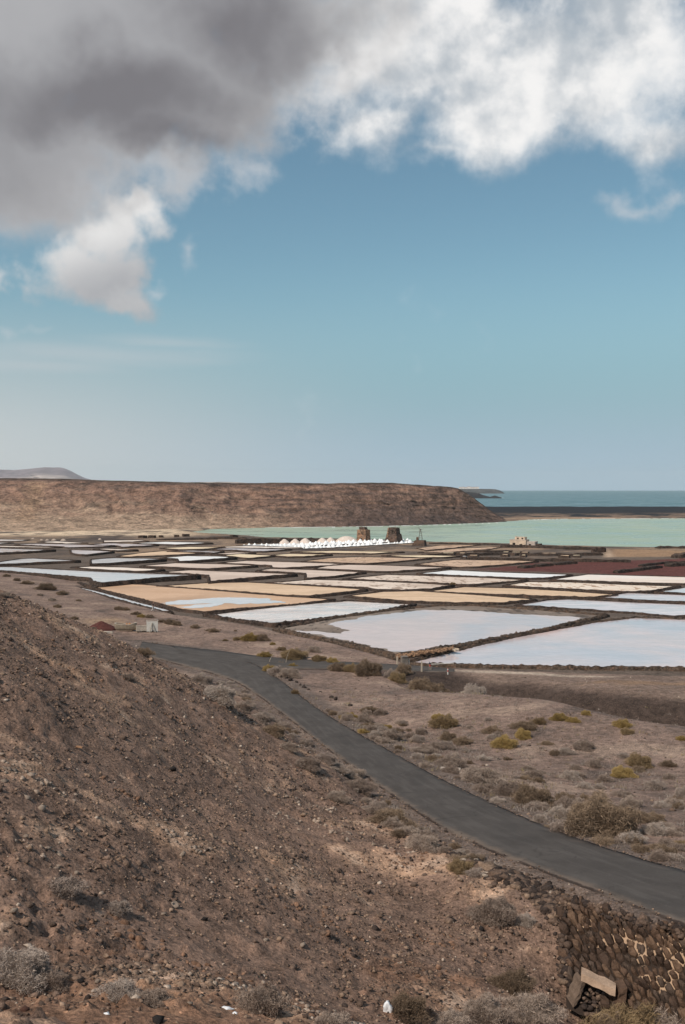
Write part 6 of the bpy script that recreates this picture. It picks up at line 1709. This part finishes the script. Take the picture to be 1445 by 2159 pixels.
# ------------------------------------------------------------------ litter
M_BAG = simple('white_plastic', (.78, .78, .80), .1, 6, .5, .6, .03, spec=.4)
q = hit(818, 2134); 
bg_ = mound('plastic_bag', .13, .17, 5, M_BAG, 1.6, 14, 7, None, .9, .55); bg_.location = q + Vector((0, 0, .08)); bg_.rotation_euler = (.2, -.25, .4)
tag(bg_, 'crumpled white plastic bag among the bottom shrubs', 'bag')
for k, (px, py, w, lab) in enumerate([(478, 2128, 15, 'white crumpled scrap near the bottom middle'), (110, 2078, 14, 'white scrap in the lower left shrubs'), (495, 2138, 9, 'small white scrap right of the crumpled one'), (225, 2141, 12, 'flat white scrap on the bottom path')]):
    p_ = hit(px, py); s = p_.y / F
    o = mound('paper_scrap', w * s / 2, w * s * .22, 70 + k, M_BAG, .6, 9, 4, None, 1.3, .9); o.location = p_ + Vector((0, 0, .02)); tag(o, lab, 'litter')
p_ = hit(168, 1580)
o = MB().box(-.13, .13, -.05, .05, 0, .035).rough(.008, 3).build('plank', simple('orange_wood', (.34, .19, .11), .2, 8, .9, .3, .01)); o.location = p_ + Vector((0, 0, .04)); o.rotation_euler = (0, .1, -.3)
tag(o, 'small orange-brown board on the left hillside', 'plank')

# ------------------------------------------------------------------ the walker
def skin(name, joints, edges, mat, parent, sub=2, scale=1.0):
    me = bpy.data.meshes.new(name); me.from_pydata([j[:3] for j in joints], edges, [])
    o = bpy.data.objects.new(name, me); COL.objects.link(o)
    o.modifiers.new('skin', 'SKIN')
    for i, j in enumerate(joints): me.skin_vertices[0].data[i].radius = (j[3], j[4] if len(j) > 4 else j[3])
    me.skin_vertices[0].data[0].use_root = True
    sb = o.modifiers.new('sub', 'SUBSURF'); sb.levels = sb.render_levels = sub
    dg = bpy.context.evaluated_depsgraph_get(); dg.update()
    nm = bpy.data.meshes.new_from_object(o.evaluated_get(dg))
    bpy.data.objects.remove(o)
    nm.materials.clear(); nm.materials.append(mat); nm.shade_smooth()
    o = bpy.data.objects.new(name, nm); COL.objects.link(o); o.parent = parent
    return o
M_SKIN = simple('skin', (.36, .21, .15), .08, 4, .6, 0); M_SHIRT = simple('black_cotton', (.022, .021, .024), .2, 6, .9, .2, .01); M_TROU = simple('pale_linen', (.50, .47, .44), .1, 5, .9, .3, .01); M_HAIR = simple('dark_hair', (.03, .022, .018), .2, 12, .7, .3, .005); M_SHOE = simple('dark_shoes', (.05, .04, .035), .2, 5, .8, 0)
q = at(323, 1291, 1.0); q.z = drop(q.x, q.y); print('PERSON', q)
pe = thing('person', 'person in black T-shirt and pale trousers walking along the canal', 'person', q, math.radians(18))
# x forward (walking to the right), y left, z up
J = [(0, 0, .93, .125, .10), (.01, 0, 1.12, .115, .095), (.03, 0, 1.34, .135, .10), (.04, 0, 1.46, .06), (.06, 0, 1.55, .055), (.07, 0, 1.63, .085, .078), (.07, 0, 1.71, .07, .066),
     (.03, .18, 1.39, .052), (-.06, .23, 1.14, .040), (.06, .22, .93, .033), (.10, .21, .86, .034, .02),
     (.03, -.18, 1.39, .052), (.12, -.22, 1.15, .040), (.28, -.20, .98, .033), (.33, -.19, .93, .034, .02),
     (.02, .09, .88, .088), (.20, .09, .50, .060), (.26, .09, .11, .042), (.36, .09, .05, .04, .03),
     (-.02, -.09, .88, .088), (-.06, -.09, .49, .060), (-.30, -.09, .16, .042), (-.24, -.09, .05, .04, .03)]
E = [(0, 1), (1, 2), (2, 3), (3, 4), (4, 5), (5, 6), (2, 7), (7, 8), (8, 9), (9, 10), (2, 11), (11, 12), (12, 13), (13, 14), (0, 15), (15, 16), (16, 17), (17, 18), (0, 19), (19, 20), (20, 21), (21, 22)]
skin('body', J, E, M_SKIN, pe)
g_ = lambda i, k: (*J[i][:3], J[i][3] + k, (J[i][4] if len(J[i]) > 4 else J[i][3]) + k)
mid = lambda a, b, t_, rr2: (*(Vector(J[a][:3]).lerp(Vector(J[b][:3]), t_)), rr2)
skin('shirt', [g_(0, .022), g_(1, .022), g_(2, .022), g_(7, .024), mid(7, 8, .75, .062), g_(11, .024), mid(11, 12, .75, .062), mid(2, 3, .6, .085)], [(0, 1), (1, 2), (2, 3), (3, 4), (2, 5), (5, 6), (2, 7)], M_SHIRT, pe)
skin('trousers', [(0, 0, .92, .142, .118), g_(15, .024), g_(16, .026), mid(16, 17, .93, .062), g_(19, .024), g_(20, .026), mid(20, 21, .93, .062)], [(0, 1), (1, 2), (2, 3), (0, 4), (4, 5), (5, 6)], M_TROU, pe)
skin('hair', [(.045, 0, 1.66, .09, .085), (.06, 0, 1.735, .075, .07)], [(0, 1)], M_HAIR, pe)
for a, b in ((17, 18), (21, 22)): skin('shoe', [(*J[a][:2], J[a][2] - .03, .052, .045), (*J[b][:2], max(.04, J[b][2] - .005), .05, .038)], [(0, 1)], M_SHOE, pe)

# finer pieces hang on the part they belong to
def regroup(root, part, kids):
    ch = list(root.children)
    p_ = next(c_ for c_ in ch if c_.name.split('.')[0] == part)
    for c_ in ch:
        if c_.name.split('.')[0] in kids and c_ is not p_: c_.parent = p_
regroup(t1, 'tower_body', ('door', 'window')); regroup(t1, 'upper_block', ('mast',))
regroup(t2, 'upper_tower', ('door', 'beam', 'mast')); regroup(t3, 'lattice_mast', ('rotor',))
regroup(hs_, 'wall', ('opening', 'cornice')); regroup(hs_, 'upper_wall', ('window', 'broken_parapet'))
regroup(bt, 'hull', ('gunwale', 'transom', 'inner_hull')); regroup(sk, 'panel', ('brace', 'top_bar')); regroup(sk, 'floor', ('roller',)); regroup(br, 'post', ('boom', 'counterweight'))

# the wall and the culvert stand on their own base points
for rt_, base_ in ((wall_root, atd(1380, 2170, 30.2)), (cul, atd(1250, 2130, 31.0))):
    rt_.location = base_
    for ch_ in rt_.children: ch_.location = -base_

# ------------------------------------------------------------------ sea air
hz = bpy.data.materials.new('sea_haze'); hz.use_nodes = True
_h = NT(hz.node_tree); _h.n.clear()
_ho = _h.new('ShaderNodeOutputMaterial'); _hv = _h.new('ShaderNodeVolumePrincipled')
_hv.inputs['Color'].default_value = (0.98, 0.99, 1.0, 1)
_hv.inputs['Density'].default_value = 3.2e-5
_hv.inputs['Anisotropy'].default_value = 0.2
_h.l.new(_hv.outputs[0], _ho.inputs['Volume'])
hb = MB().box(-19000, 19000, -400, 19000, -8, 330).build('haze', hz)
stuff(hb, 'thin sea haze that pales the far mountain and headland', 'haze')
